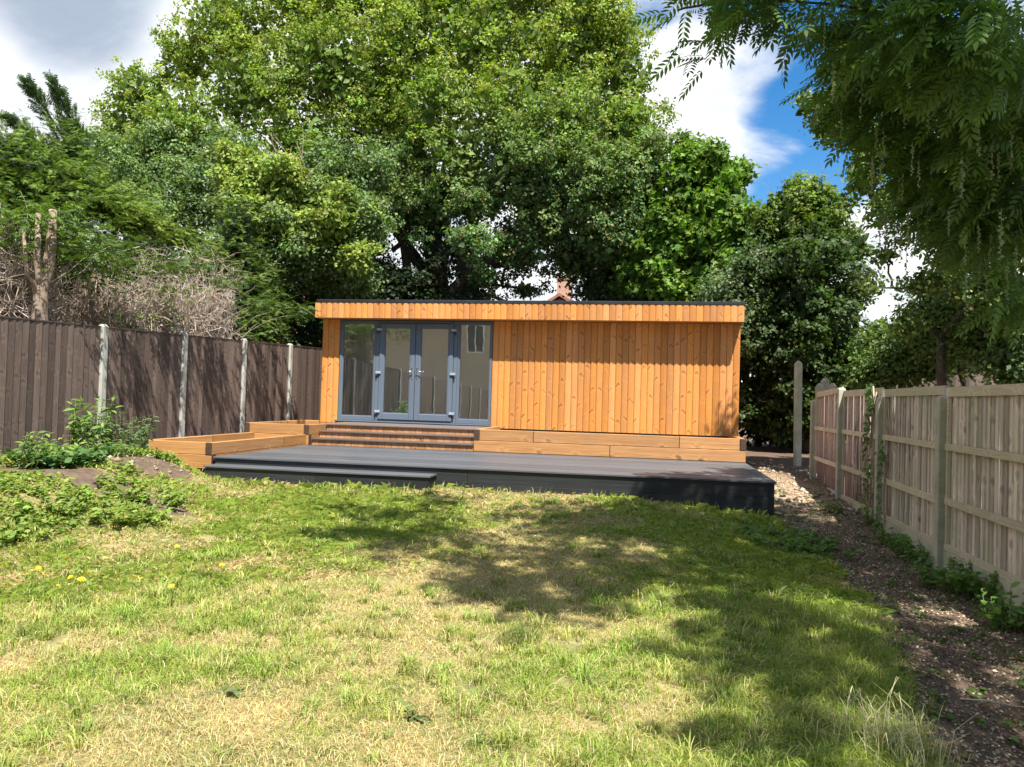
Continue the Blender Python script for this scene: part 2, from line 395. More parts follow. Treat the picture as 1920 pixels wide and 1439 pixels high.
# ------------------------------------------------------------------ terrain
def sm(t): t = np.clip(t, 0, 1); return t*t*(3-2*t)
def vnoise(x, y, s, seed=0):
    """cheap smooth noise from sines"""
    r = np.random.default_rng(seed); o = 0
    for i in range(7):
        a = r.random()*6.28; k = s*(.6+r.random()*1.3); o = o+np.sin((x*math.cos(a)+y*math.sin(a))*k+r.random()*6.28+1.3*np.sin((y*math.cos(a)-x*math.sin(a))*k*.6+i))
    return o/7*1.6
def soil_edge(y):
    return np.interp(y, [2, 3.5, 4.4, 5.4, 6.3, 8.0, 9.4, 10.9, 12], [1.12, 1.22, 1.38, 1.58, 1.66, 1.78, 1.66, 1.3, 1.2])
def ground_z(x, y):
    x = np.asarray(x, float); y = np.asarray(y, float)
    z = np.interp(y, [-30, 0, 4, 7, 10, 13, 16, 25, 80, 400], [-1.6, -1.5, -1.5, -1.42, -1.25, -1.12, -1.03, -1.0, -.8, -.5])
    z = z-.15*sm((x+.6)/2.2)*sm((y-5)/3)*(1-sm((y-12.5)/3))*(x < 4)
    s = sm((-x-np.interp(y, [4, 7, 9, 9.8, 10.3], [3.7, 4.2, 5.0, 6.0, 6.1]))/np.interp(y, [4, 8, 10], [2.6, 2.0, 1.0]))*sm((y-4.3)/3.2)*(1-sm((y-17)/4))
    z = z*(1-s)+(-.93)*s
    z = z+.08*np.exp(-(((x+6.15)/.62)**2+((y-8.85)/.5)**2))
    foot = sm((x+7.25)/.12)*(1-sm((x-1.52)/.08))*sm((y-10.27)/.12)
    z = z*(1-foot)+np.minimum(z, -1.3)*foot
    z = z+.012*vnoise(x, y, 2.3, 1)+.007*vnoise(x, y, 7, 2)
    e = sm((x-soil_edge(y))/.3)*(y < 16)*(x < 5)
    z = z+e*.012*vnoise(x, y, 11, 3)
    z = z-.05*sm((x-soil_edge(y))/.5)*(1-sm((x-2.5)/.4))*(y < 12)
    return z
gx = np.concatenate([np.linspace(-400, -40, 9), np.linspace(-32, -9, 24), np.linspace(-8.8, 5, 170), np.linspace(5.5, 30, 26), np.linspace(40, 400, 9)])
gy = np.concatenate([np.linspace(-300, -20, 6), np.linspace(-12, 0, 9), np.linspace(.6, 17, 190), np.linspace(17.5, 50, 40), np.linspace(60, 400, 8)])
GX, GY = np.meshgrid(gx, gy)
GZ = ground_z(GX, GY)
V = np.stack([GX, GY, GZ], -1).reshape(-1, 3)
nx, ny = len(gx), len(gy)
ii = (np.arange(ny-1)[:, None]*nx+np.arange(nx-1)[None]).ravel()
F = np.stack([ii, ii+1, ii+1+nx, ii+nx], 1)
me = poly_mesh('ground', V, F, M['ground'])
def soil_mask(x, y):
    e = sm((x-soil_edge(y)-.06*vnoise(x, y, 5, 4)+.12)/.26)
    e = np.maximum(e, sm((y-12.6)/1.0)*(x > -9))
    e = np.maximum(e, (x > 1.5)*sm((y-9.2)/.8))
    lb = np.exp(-(((x+6.2)/.85)**2+((y-8.75)/.55)**2)*1.2)+.95*np.exp(-(((x+5.9)/1.4)**2+((y-7.5)/.5)**2))
    e = np.maximum(e, sm((lb-.35+.12*vnoise(x, y, 6, 8))/.3))
    e = np.maximum(e, sm((-x-6.6)/.6)*sm((y-5)/1))
    return np.clip(e, 0, 1)
sa = me.attributes.new('soil', 'FLOAT', 'POINT'); sa.data.foreach_set('value', soil_mask(V[:, 0], V[:, 1]).astype(np.float32))
me.polygons.foreach_set('use_smooth', np.ones(len(F), bool))
structure(link('ground', me))

# ------------------------------------------------------------------ the garden room
YF = 15.44                                                     # plane of the cladding
XL, XR, XD = -6.89, 1.72, -3.18
def board_mesh(name, wd, h, mat, t=.017, flat=False):
    b = MB(); e = .0045; hw = wd/2-.0006
    pr = [(-hw, .004), (-hw+e, -t*.45), (-hw*.62, -t*.86), (0, -t), (hw*.62, -t*.86), (hw-e, -t*.45), (hw, .004)]
    if flat: pr = [(-hw, .004), (-hw+.003, -t), (0, -t), (hw-.003, -t), (hw, .004)]
    n = len(pr); vs = [(x, y, z) for z in (0, h) for x, y in pr]
    b.add(vs, [(i, i+1, n+i+1, n+i) for i in range(n-1)]+[tuple(range(n-1, -1, -1)), tuple(range(n, 2*n)), (n-1, 0, n, 2*n-1)])
    return b.mesh(name, mat)
room = thing('garden_room', 'orange timber clad flat roofed garden room with grey glazed doors, behind the dark deck', 'garden room', (-2.6, 17.6, -.95))
def rp(name, mb, mats, parent=room): 
    for i, v in enumerate(mb.v): mb.v[i] = (v[0]-room.location.x, v[1]-room.location.y, v[2]-room.location.z)
    return mb.build(name, mats, parent)
DEP = 20.1
rp('wall_panel', MB().box(XL, XL+.1, YF+.02, DEP, -.9, 1.75), M['pine'])
rp('wall_panel', MB().box(XR-.1, XR, YF+.02, DEP, -.9, 1.75), M['pine'])
rp('wall_panel', MB().box(XL+.1, XR-.1, DEP-.1, DEP, -.9, 1.75), M['pine'])
rp('wall_panel', MB().box(XD, XR-.1, YF+.02, YF+.12, -.9, 1.60), M['epdm'])  # black backing stands in for the shadow gap below the boards
rp('wall_panel', MB().box(XL+.1, -6.5, YF+.02, YF+.12, -.9, 1.60), M['epdm'])
rp('bounce_wall', MB().box(XL+.1, -3.1, 16.12, 16.17, -.56, 1.6).box(XL+.1, XL+.13, YF+.12, 16.5, -.56, 1.6).box(-3.1, -3.05, YF+.12, 16.6, -.56, 1.6), M['plaster'])  # added close behind the glass to bounce light into the panes
rp('ceiling', MB().box(XL+.1, XR-.1, YF+.12, DEP-.1, 1.60, 1.66), M['plaster'])
rp('interior_floor', MB().box(XL+.1, -3.1, YF+.06, DEP-.1, -.62, -.56), M['oakfloor'])
bmesh_wall = board_mesh('cladding_board', .1256, 1.585+.60, M['pine'])
bmesh_left = board_mesh('cladding_board', .13, 1.585+.60, M['pine'])
n = 39; pw = (XR-XD)/n; k = 0
for i in range(n):
    link('cladding_board', bmesh_wall, room, rel(room, XD+pw*(i+.5), YF+.018, -.60))
for i in range(3): link('cladding_board', bmesh_left, room, rel(room, XL+.13*(i+.5), YF+.018, -.60))
FB = board_mesh('fascia_board', .1271, .312, M['pine'])
nf = 68; fw = 8.645/nf
for i in range(nf): link('fascia_board', FB, room, rel(room, -6.905+fw*(i+.5), YF-.4+.018, 1.588))
rp('fascia_backing', MB().box(-6.905, 1.74, YF-.38, YF-.34, 1.592, 1.90), M['pine_dark'])
rp('soffit', MB().box(-6.90, 1.735, YF-.34, YF+.3, 1.592, 1.612), M['pine_dark'])
rp('roof', MB().box(-6.90, 1.735, YF-.338, DEP+.1, 1.75, 1.93), M['epdm'])
trim = rp('roof_trim', MB().box(-6.87, 1.748, YF-.405, YF-.36, 1.902, 1.965, .006).box(-6.87, -6.83, YF-.36, DEP+.1, 1.902, 1.965).box(1.708, 1.748, YF-.36, DEP+.1, 1.902, 1.965), M['epdm'])
for xj in (-5.02, -2.1, .9): rp('trim_joint', MB().box(xj, xj+.05, YF-.409, YF-.356, 1.899, 1.968), M['epdm'])
PB = board_mesh('plinth_board', .1256, .06, M['pine_dark'])
for i in range(26): link('plinth_board', PB, room, rel(room, -6.5+.1277*(i+.5), YF+.018, -.615))
for i in range(3): link('plinth_board', PB, room, rel(room, XL+.13*(i+.5), YF+.0205, -.66))
# glazing, front faces at YG
YG = YF-.02
def frame_mb(x0, x1, z0, z1, wl, wr, wb, wt, y0, y1, bev=.006):
    b = MB(); b.box(x0, x0+wl, y0, y1, z0, z1, bev); b.box(x1-wr, x1, y0, y1, z0, z1, bev)
    b.box(x0+wl-.001, x1-wr+.001, y0+.001, y1-.001, z0, z0+wb, bev); b.box(x0+wl-.001, x1-wr+.001, y0+.001, y1-.001, z1-wt, z1, bev)
    # glazing bead, a step lower than the frame
    b.box(x0+wl-.002, x0+wl+.012, y0+.014, y1-.01, z0+wb, z1-wt); b.box(x1-wr-.012, x1-wr+.002, y0+.014, y1-.01, z0+wb, z1-wt)
    b.box(x0+wl+.012, x1-wr-.012, y0+.014, y1-.01, z0+wb-.002, z0+wb+.012); b.box(x0+wl+.012, x1-wr-.012, y0+.014, y1-.01, z1-wt-.012, z1-wt+.002)
    return b
ZB, ZT = -.535, 1.575
for (x0, x1, wl, wr) in ((-6.48, -5.675, .07, .045), (-3.912, -3.185, .045, .04)):
    f = rp('window', frame_mb(x0, x1, ZB, ZT, wl, wr, .095, .06, YG, YG+.07), M['upvc'])
    rp('glass_pane', MB().box(x0+wl+.003, x1-wr-.003, YG+.03, YG+.036, ZB+.098, ZT-.063), M['glass'], f)
fr = rp('door_frame', MB().box(-5.674, -5.60, YG-.004, YG+.07, ZB, ZT, .006).box(-3.99, -3.913, YG-.004, YG+.07, ZB, ZT, .006).box(-5.60, -3.99, YG-.002, YG+.07, ZT-.05, ZT, .006).box(-5.60, -3.99, YG+.004, YG+.07, ZB, ZB+.03, .004), M['upvc'])
for (x0, x1, s) in ((-5.594, -4.815, 1), (-4.805, -3.996, -1)):
    d = rp('door', frame_mb(x0, x1, ZB+.035, ZT-.055, .105, .105, .135, .095, YG-.022, YG+.05, .009), M['upvc'])
    rp('glass_pane', MB().box(x0+.11, x1-.11, YG+.02, YG+.026, ZB+.175, ZT-.155), M['glass'], d)
    hx = x1-.050 if s > 0 else x0+.050
    h = MB(); y = YG-.022
    h.box(hx-.016, hx+.016, y-.010, y+.002, .36, .60, .004)
    h.tube([(hx, y-.008, .515), (hx, y-.045, .515)], [.011, .010], 8)
    h.tube([(hx+.006*s, y-.047, .515), (hx-.05*s, y-.050, .518), (hx-.125*s, y-.046, .516)], [.011, .0105, .008], 8)
    rp('handle', h, M['chrome'], d)
    kc = MB(); kc.box(hx-.007, hx+.007, y-.014, y-.009, .41, .45, .002).box(hx-.0105, hx+.0105, y-.0125, y-.0095, .545, .585, .002)
    rp('keyhole', kc, M['black'], d)
    ex = x0-.005 if s > 0 else x1+.005
    for zc in (1.36, .455, -.36):
        hg = MB(); hg.m = 0
        hg.box(ex-.055, ex+.055, y-.030, y+.004, zc+.0, zc+.05, .004)
        hg.m = 1  # black underside, drawn as the shadow below the pale cap
        hg.box(ex-.05, ex+.045, y-.020, y+.004, zc-.022, zc, .002); hg.tube([(ex-.035*s, y-.014, zc-.075), (ex-.035*s, y-.014, zc)], [.012, .012], 8)
        rp('hinge', hg, [M['white_cap'], M['black']], d)
rp('sill', MB().box(-6.54, -3.165, YG-.055, YG+.05, ZB-.028, ZB-.002, .004), M['upvc'])

# ------------------------------------------------------------------ steps up to the doors
st = thing('timber_steps', 'three timber clad steps with thin grey treads below the glazed doors', 'steps', (-4.57, 14.4, -.95))
RB = board_mesh('riser_board', .1256, .099, M['pine_dark'])
X0S, X1S = -6.125, -3.055
for (yf, yb, zt) in ((13.42, 13.76, -.825), (13.74, 14.1, -.70), (14.06, 15.36, -.575)):
    t = MB().box(X0S, X1S, yf-.03, yb, zt-.026, zt, .004); 
    for i, v in enumerate(t.v): t.v[i] = (v[0]-st.location.x, v[1]-st.location.y, v[2]-st.location.z)
    t.build('tread', M['tread'], st)
    nb = 24; bw = (X1S-X0S)/nb
    me = board_mesh('riser_board', bw, .0975, M['pine_dark'], .012, True)
    for i in range(nb): link('riser_board', me, st, rel(st, X0S+bw*(i+.5), yf+.014, zt-.1245))

# ------------------------------------------------------------------ raised beds of sleepers
def sleeper(parent, x0, x1, y0, y1, z0, z1, along='X', name='sleeper'):
    """along X: local x runs with the sleeper; along Y: the mesh is turned a quarter"""
    L, wd, h = ((x1-x0, y1-y0, z1-z0) if along == 'X' else (y1-y0, x1-x0, z1-z0))
    b = MB().box(-L/2+.0015, L/2-.0015, -wd/2, wd/2, .0015, h-.0015, .005)
    for i, f in enumerate(b.f):
        if abs(abs(sum(b.v[j][0] for j in f)/len(f))-L/2) < .006: b.mi[i] = 1
    me = b.mesh(name, [M['sleeper'], M['sleeper_end']])
    return link(name, me, parent, rel(parent, (x0+x1)/2, (y0+y1)/2, z0), math.pi/2 if along == 'Y' else 0)
bed = thing('raised_bed', 'lower empty raised bed of new timber sleepers, left of the deck', 'raised bed', (-6.76, 11.7, -1.1))
xa, xb = -7.31, -6.185
sleeper(bed, xa+.1, xb-.1, 10.2, 10.3, -.93, -.752)
sleeper(bed, xa, xb, 10.2, 10.3, -1.13, -.932)
sleeper(bed, xb-.1, xb, 10.19, 12.42, -.93, -.752, 'Y'); sleeper(bed, xb-.1, xb, 12.425, 13.29, -.93, -.752, 'Y')
sleeper(bed, xb-.1, xb, 10.3, 13.29, -1.13, -.932, 'Y')
sleeper(bed, xa, xa+.1, 10.19, 11.9, -.93, -.752, 'Y'); sleeper(bed, xa, xa+.1, 11.905, 13.29, -.93, -.752, 'Y')
sleeper(bed, xa, xa+.1, 10.3, 13.29, -1.13, -.932, 'Y')
bl = bed.location
stuff(MB().box(xa+.1-bl.x, xb-.1-bl.x, 10.3-bl.y, 13.29-bl.y, -1.1-bl.z, -.93-bl.z).build('soil_fill', M['ground'], bed))
bed2 = thing('raised_bed', 'upper empty raised bed of timber sleepers beside the steps and dark fence', 'raised bed', (-6.8, 14.3, -1.0))
xa2, xb2 = -7.42, -6.135
sleeper(bed2, xa2+.1, xb2-.1, 13.3, 13.4, -.765, -.578); sleeper(bed2, xa2, xb2, 13.3, 13.4, -.95, -.767)
sleeper(bed2, xb2-.1, xb2, 13.295, 15.35, -.765, -.578, 'Y'); sleeper(bed2, xb2-.1, xb2, 13.4, 15.35, -.95, -.767, 'Y')
sleeper(bed2, xa2, xa2+.1, 13.295, 14.6, -.765, -.578, 'Y'); sleeper(bed2, xa2, xa2+.1, 14.605, 15.75, -.765, -.578, 'Y')
sleeper(bed2, xa2, xa2+.1, 13.4, 15.75, -.95, -.767, 'Y'); sleeper(bed2, xa2+.1, XL-.02, 15.65, 15.75, -.765, -.578)
bl = bed2.location
stuff(MB().box(xa2+.1-bl.x, xb2-.1-bl.x, 13.4-bl.y, 15.35-bl.y, -.9-bl.z, -.72-bl.z).build('soil_fill', M['ground'], bed2))
bed3 = thing('raised_bed', 'long two course sleeper bed along the blank timber wall, right of the steps', 'raised bed', (-.7, 14.4, -.95))
xa3, xb3 = -3.05, 1.625
for a_, b_ in ((xa3+.1, -1.98), (-1.98, .53), (.53, xb3-.1)): sleeper(bed3, a_, b_, 13.4+rnd.uniform(0, .006), 13.5, -.748, -.552)
for a_, b_ in ((xa3+.0, -.64), (-.64, xb3)): sleeper(bed3, a_, b_, 13.392+rnd.uniform(0, .004), 13.5, -.948, -.752)
for xx in (xa3, xb3-.1):
    sleeper(bed3, xx, xx+.1, 13.385, 15.35, -.748, -.552, 'Y'); sleeper(bed3, xx, xx+.1, 13.5, 15.35, -.948, -.752, 'Y')
bl = bed3.location
stuff(MB().box(xa3+.1-bl.x, xb3-.1-bl.x, 13.5-bl.y, 15.42-bl.y, -.9-bl.z, -.69-bl.z).build('soil_fill', M['ground'], bed3))

# ------------------------------------------------------------------ deck and its step
dk = thing('composite_deck', 'low charcoal composite deck in front of the timber garden room', 'deck', (-2.27, 11.8, -1.3))
dx0, dx1, dy0, dy1, dz = -6.17, 1.62, 10.2, 13.38, -.95
nb = 22; bw = (dy1-dy0-.0)/nb
def local_box(mb, parent):
    l = parent.location
    for i, v in enumerate(mb.v): mb.v[i] = (v[0]-l.x, v[1]-l.y, v[2]-l.z)
    return mb
dbm = MB().box(-(dx1-dx0)/2, (dx1-dx0)/2, -bw/2+.003, bw/2-.003, -.024, 0, .0025).mesh('deck_board', M['deck'])
for i in range(nb): link('deck_board', dbm, dk, rel(dk, (dx0+dx1)/2, dy0+bw*(i+.5), dz-rnd.uniform(0, .0012)))
def face_run(parent, x0, x1, y, z0, z1, mat, joints=()):
    xs = [x0]+list(joints)+[x1]
    for a_, b_ in zip(xs[:-1], xs[1:]): local_box(MB().box(a_+.002, b_-.002, y, y+.02, z0+.0015, z1-.0015, .002), parent).build('face_board', mat, parent)
face_run(dk, dx0+.02, dx1-.02, dy0+.03, -1.165, dz-.026, M['deck_face'], (-2.4,))
face_run(dk, dx0+.02, dx1-.02, dy0+.03, -1.45, -1.166, M['deck_face'], (-.5,))
local_box(MB().box(dx1-.04, dx1-.02, dy0+.05, dy1, -1.45, dz-.026), dk).build('side_board', M['deck_face'], dk)
local_box(MB().box(dx0+.02, dx0+.04, dy0+.05, dy1, -1.3, dz-.026), dk).build('side_board', M['deck_face'], dk)
stp = thing('deck_step', 'long narrow black step against the left front edge of the deck', 'step', (-4.5, 10.0, -1.25))
sx0, sx1 = -6.10, -2.85
for y0_, y1_ in ((9.875, 10.02), (10.024, 10.169), ): local_box(MB().box(sx0-.02, sx1+.02, y0_, y1_, -1.074, -1.05, .002), stp).build('tread_board', M['deck'], stp)
local_box(MB().box(sx0-.02, sx1+.02, 10.173, 10.228, -1.074, -1.05, .002), stp).build('tread_board', M['deck'], stp)
for a_, b_ in ((sx0, -4.45), (-4.45, sx1)): local_box(MB().box(a_+.001, b_-.001, 9.9, 9.92, -1.33, -1.076, .002), stp).build('face_board', M['deck_face'], stp)
for xx in (sx0, sx1-.02): local_box(MB().box(xx, xx+.02, 9.921, 10.225, -1.33, -1.076), stp).build('side_board', M['deck_face'], stp)

# ------------------------------------------------------------------ fences
def feather_mesh(name, wd, h, mat):
    b = MB(); hw = wd/2+.006
    pr = [(-hw, 0), (-hw, -.007), (hw, -.019), (hw, 0)]
    vs = [(x, y, z) for z in (0, h) for x, y in pr]
    b.add(vs, [(0, 1, 5, 4), (1, 2, 6, 5), (2, 3, 7, 6), (3, 0, 4, 7), (3, 2, 1, 0), (4, 5, 6, 7)])
    return b.mesh(name, mat)
def post_mb(h, wx=.1, wy=.1, chamf=.03, peak=.0):
    b = MB(); b.box(-wx/2, wx/2, -wy/2, wy/2, 0, h-chamf, .006)
    r = .55 if peak == 0 else peak
    b.add([(-wx/2+.004, -wy/2+.004, h-chamf), (wx/2-.004, -wy/2+.004, h-chamf), (wx/2-.004, wy/2-.004, h-chamf), (-wx/2+.004, wy/2-.004, h-chamf), (-wx/2*r, -wy/2*r, h), (wx/2*r, -wy/2*r, h), (wx/2*r, wy/2*r, h), (-wx/2*r, wy/2*r, h)],
          [(0, 1, 5, 4), (1, 2, 6, 5), (2, 3, 7, 6), (3, 0, 4, 7), (4, 5, 6, 7)])
    return b
FL = thing('closeboard_fence', 'dark brown closeboard fence with pale concrete posts, along the left side', 'fence', (-7.68, 9.0, -1.0))
pitchL = 1.93; ybase = 9.76
def ltop(y): return .86+.0283*(y-9.76)
pm = post_mb(1.98, .1, .105).mesh('concrete_post', M['concrete'])
for k in range(-1, 6):
    y = ybase+k*pitchL
    link('concrete_post', pm, FL, rel(FL, -7.68, y, ltop(y)+.045-1.98+rnd.uniform(-.01, .01)))
fbm = feather_mesh('board', .105, 1.9, M['brown'])
for k in range(-2, 6):
    y0_, y1_ = ybase+k*pitchL+.052, ybase+(k+1)*pitchL-.052
    nb = 17; bw = (y1_-y0_)/nb
    if k >= -1:
        for i in range(nb):
            y = y0_+bw*(i+.5); o = link('board', fbm, FL, rel(FL, -7.69+rnd.uniform(-.003, .003), y, ltop(y)-1.9+rnd.uniform(-.004, .004)), math.pi/2)
            o.rotation_euler.y = rnd.uniform(-.003, .003)
        cb = MB(); a_ = Vector((-7.69, y0_, ltop(y0_))); b_ = Vector((-7.69, y1_, ltop(y1_))); 
        cb.add([(-.025, 0, 0), (.022, 0, 0), (.022, 0, .016), (-.025, 0, .016), (-.025, y1_-y0_, ltop(y1_)-ltop(y0_)), (.022, y1_-y0_, ltop(y1_)-ltop(y0_)), (.022, y1_-y0_, ltop(y1_)-ltop(y0_)+.016), (-.025, y1_-y0_, ltop(y1_)-ltop(y0_)+.016)],
               [(0, 1, 5, 4), (1, 2, 6, 5), (2, 3, 7, 6), (3, 0, 4, 7), (0, 3, 2, 1), (4, 5, 6, 7)])
        cb.build('capping_rail', M['brown'], FL, rel(FL, -7.69, y0_, ltop(y0_)-.004))
# stretch beside and behind the camera, seen only as a reflection
mb = MB(); mp = MB()
for k in range(-9, -1):
    y0_, y1_ = ybase+k*pitchL+.052, ybase+(k+1)*pitchL-.052; bw = (y1_-y0_)/17
    for i in range(17): mb.box(-.02, .0-.004*(i % 2), y0_+bw*i-9, y0_+bw*(i+1)-.006-9, -.75, ltop(y0_)+1.0)
    mp.box(-.05, .05, y0_-.104-9, y0_-9, -.75, ltop(y0_)+1.05)
stuff(mb.build('board_run', M['brown'], FL)); stuff(mp.build('post_run', M['concrete'], FL))

FR = thing('weathered_panel_fence', 'weathered grey panel fence with concrete posts and gravel boards, right side', 'fence', (2.86, 9.0, -1.5))
ys = [13.94, 12.05, 10.06, 8.05, 6.05]
ptop = [.14, .31, .16, .15, .16]
for y, pt in zip(ys, ptop):
    post_mb(pt+1.75, .1, .105, .02).build('concrete_post', M['concrete_old'], FR, rel(FR, 2.80, y, -1.75))
pan = [(13.94, 12.05, .27, .33, 'grey_pink'), (12.05, 10.06, .265, .275, 'grey_pink'), (10.06, 8.05, .25, .255, 'grey'), (8.05, 6.05, .235, .235, 'grey')]
for (ya, yb, za, zb, mt) in pan:
    y1_, y0_ = ya-.055, yb+.055; nb = 22; bw = (y1_-y0_)/nb
    zbot = -1.30
    bm2 = feather_mesh('board', bw-.019, 1.56, M[mt])
    for i in range(nb):
        y = y0_+bw*(i+.5); t = (ya-y)/(ya-yb)
        o = link('board', bm2, FR, rel(FR, 2.865+rnd.uniform(-.004, .004), y, za+(zb-za)*t-.02-1.56), -math.pi/2); o.rotation_euler.y = rnd.gauss(0, .004)
    def rail(nm, zc0, zc1, h, x0, x1, yy0=y0_, yy1=y1_, mat='rail'):
        L = yy1-yy0; b = MB()
        z0a, z0b = zc1, zc0      # near end first
        b.add([(x0, -L/2, -h/2), (x1, -L/2, -h/2), (x1, -L/2, h/2), (x0, -L/2, h/2), (x0, L/2, -h/2+z0b-z0a), (x1, L/2, -h/2+z0b-z0a), (x1, L/2, h/2+z0b-z0a), (x0, L/2, h/2+z0b-z0a)],
              [(0, 1, 5, 4), (1, 2, 6, 5), (2, 3, 7, 6), (3, 0, 4, 7), (0, 3, 2, 1), (4, 5, 6, 7)])
        b.build(nm, M[mat], FR, rel(FR, 2.84, (yy0+yy1)/2, z0a))
    sag = rnd.uniform(-.01, .01)
    rail('top_rail', za-.045, zb-.045, .09, -.02, .004)
    rail('rail', -.335+sag, -.34, .062, -.04, .0); rail('rail', -.85, -.865-sag, .062, -.04, .0); rail('rail', -1.285, -1.29, .06, -.035, .0)
    for yy in (y0_+.022, y1_-.022): local_box(MB().box(2.812, 2.842, yy-.02, yy+.02, zbot, (za+zb)/2-.088), FR).build('panel_batten', M['rail'], FR)
    local_box(MB().box(2.80, 2.85, yb+.053, ya-.053, -1.68, -1.322, .004), FR).build('gravel_board', M['concrete_old'], FR)
mb = MB()
for k in range(7):
    y0_ = 6.05-2*(k+1)
    mb.box(-.06-.0, .04-.0, y0_-.05-9, y0_+.05-9, -.2, 1.66)
    for i in range(21): mb.box(.0, .014-.005*(i % 2), y0_+.06+.09*i-9, y0_+.06+.09*i+.08-9, .05, 1.72)
stuff(mb.build('board_run', M['grey'], FR))

# lone post, short posts behind, far fence
p = atZ(1495, 878, -1.12)
o = post_mb(2.02, .11, .11, .05, .25).build('concrete_post', M['concrete_old'], None, (p.x, p.y, float(ground_z(p.x, p.y))-.08))
tag(o, 'tall lone mossy concrete post standing in bare soil between room and right fence', 'post'); o.rotation_euler = (.0, -.012, .3)
for (px, py, Y, h) in ((1537, 719, 15.2, .9), (1547, 709, 15.6, 1.0), (1561, 719, 16.0, .9)):
    q = atY(px, py, Y); g = float(ground_z(q.x, q.y))
    o = post_mb(q.z-g+.1, .12, .12, .06, .3).build('concrete_post', M['concrete_old'], None, (q.x, q.y, g-.1)); o.rotation_euler.z = rnd.random()
    tag(o, {1537: 'leftmost of three old concrete posts whose tops show over the right fence end', 1547: 'tallest middle of three old concrete posts over the right fence end', 1561: 'rightmost of three old concrete posts whose tops show over the fence end'}[px], 'post', 'old concrete posts behind the right fence')
BF = thing('far_fence', 'distant reddish brown board fence under trees beyond the right fence', 'fence', (9.5, 21.0, -1.0))
fm2 = feather_mesh('board', .15, 2.15, M['brown'])
for i in range(44): link('board', fm2, BF, (-3.6+.16*i, 0, 0))
def bush_box(): pass

# ------------------------------------------------------------------ houses
def house(name, label, x0, x1, y0, y1, z0, zeave, zridge, wins, wall=None, chim=None, turn=False):
    h = thing(name, label, 'house', ((x0+x1)/2, (y0+y1)/2, z0))
    L = h.location
    local_box(MB().box(x0, x1, y0, y1, z0, zeave), h).build('wall', wall or M['brick'], h)
    ym = (y0+y1)/2; b = MB(); e = .35
    t = .18
    xm = (x0+x1)/2
    R0, R1 = ((xm, y0-e, zridge), (xm, y1+e, zridge)) if turn else ((x1+e, ym, zridge), (x0-e, ym, zridge))
    c0, c1, c2, c3 = (x0-e, y0-e, zeave-.1), (x1+e, y0-e, zeave-.1), (x1+e, y1+e, zeave-.1), (x0-e, y1+e, zeave-.1)
    top = [c0, c1, c2, c3, R0, R1]; vs_ = top+[(p_[0], p_[1], p_[2]-t) for p_ in top]
    if turn: fs_ = [(0, 4, 5, 3), (4, 1, 2, 5), (6, 9, 11, 10), (10, 11, 8, 7), (0, 3, 9, 6), (1, 7, 8, 2), (0, 6, 10, 4), (4, 10, 7, 1), (3, 5, 11, 9), (5, 2, 8, 11)]
    else: fs_ = [(0, 1, 4, 5), (5, 4, 2, 3), (7, 6, 11, 10), (10, 11, 9, 8), (0, 6, 7, 1), (3, 2, 8, 9), (1, 7, 10, 4), (4, 10, 8, 2), (0, 5, 11, 6), (5, 3, 9, 11)]
    b.add(vs_, fs_)
    rf = local_box(b, h).build('roof', M['tile'], h)
    for tri_ in (([(x0, y0), (x1, y0), (xm, y0)], [(x0, y1), (x1, y1), (xm, y1)]) if turn else ([(x0, y0), (x0, y1), (x0, ym)], [(x1, y0), (x1, y1), (x1, ym)])):
        local_box(MB().add([(tri_[0][0], tri_[0][1], zeave), (tri_[1][0], tri_[1][1], zeave), (tri_[2][0], tri_[2][1], zridge-t-.1)], [(0, 1, 2)]), h).build('gable', M['brick'], h)
    for (wx0, wx1, wz0, wz1, side) in wins:
        yy = y1 if side > 0 else y0
        f = local_box(MB().box(wx0, wx0+.07, yy-.03, yy+.03, wz0, wz1).box(wx1-.07, wx1, yy-.03, yy+.03, wz0, wz1).box(wx0+.07, wx1-.07, yy-.03, yy+.03, wz0, wz0+.07).box(wx0+.07, wx1-.07, yy-.03, yy+.03, wz1-.07, wz1).box((wx0+wx1)/2-.03, (wx0+wx1)/2+.03, yy-.028, yy+.028, wz0+.07, wz1-.07), h).build('window', M['white_paint'], h)
        local_box(MB().box(wx0+.07, wx1-.07, yy-.01, yy+.01, wz0+.07, wz1-.07), h).build('pane', M['dark_glass'], f)
    if chim:
        cx0, cx1, cy0, cy1, cz0, cz1 = chim
        c = local_box(MB().box(cx0, cx1, cy0, cy1, cz0, cz1-.28), h).build('chimney', M['brick_orange'], rf)
        local_box(MB().box(cx0-.06, cx1+.06, cy0-.06, cy1+.06, cz1-.28, cz1-.14).box(cx0-.02, cx1+.02, cy0-.02, cy1+.02, cz1-.14, cz1-.04), h).build('chimney_cap', M['brick_orange'], rf)
        b = MB()
        for px_ in (cx0+.2, cx1-.2): b.tube([(px_, (cy0+cy1)/2, cz1-.05), (px_, (cy0+cy1)/2, cz1+.16)], [.12, .10], 8)
        local_box(b, h).build('chimney_pot', M['tile'], rf)
    return h
M['brick_buff'] = brickmat('buff_house_brick', (.50, .39, .29), (.42, .32, .24), (.5, .44, .36))
M['white_paint'] = simple('white_window_paint', (.78, .78, .76), .4, .03)
M['dark_glass'] = simple('dark_window_pane', (.02, .025, .03), .08, .05)
M['brick_orange'] = brickmat('orange_chimney_brick', (.46, .235, .15), (.36, .17, .11), (.45, .38, .3))
cA = atY(1045, 560, 45); cB = atY(1072, 560, 45); ct = atY(1058, 517, 45)
house('house', 'distant brick house whose chimney shows above the garden room roof', cA.x-3.2, cB.x+3.0, 43.5, 54, -1, 3.7, 6.1, [(-4.0, -2.6, 2.4, 3.6, -1), (-1.2, .2, 2.4, 3.6, -1)], chim=(cA.x, cB.x, 44.7, 45.4, 5.0, ct.z), turn=True)
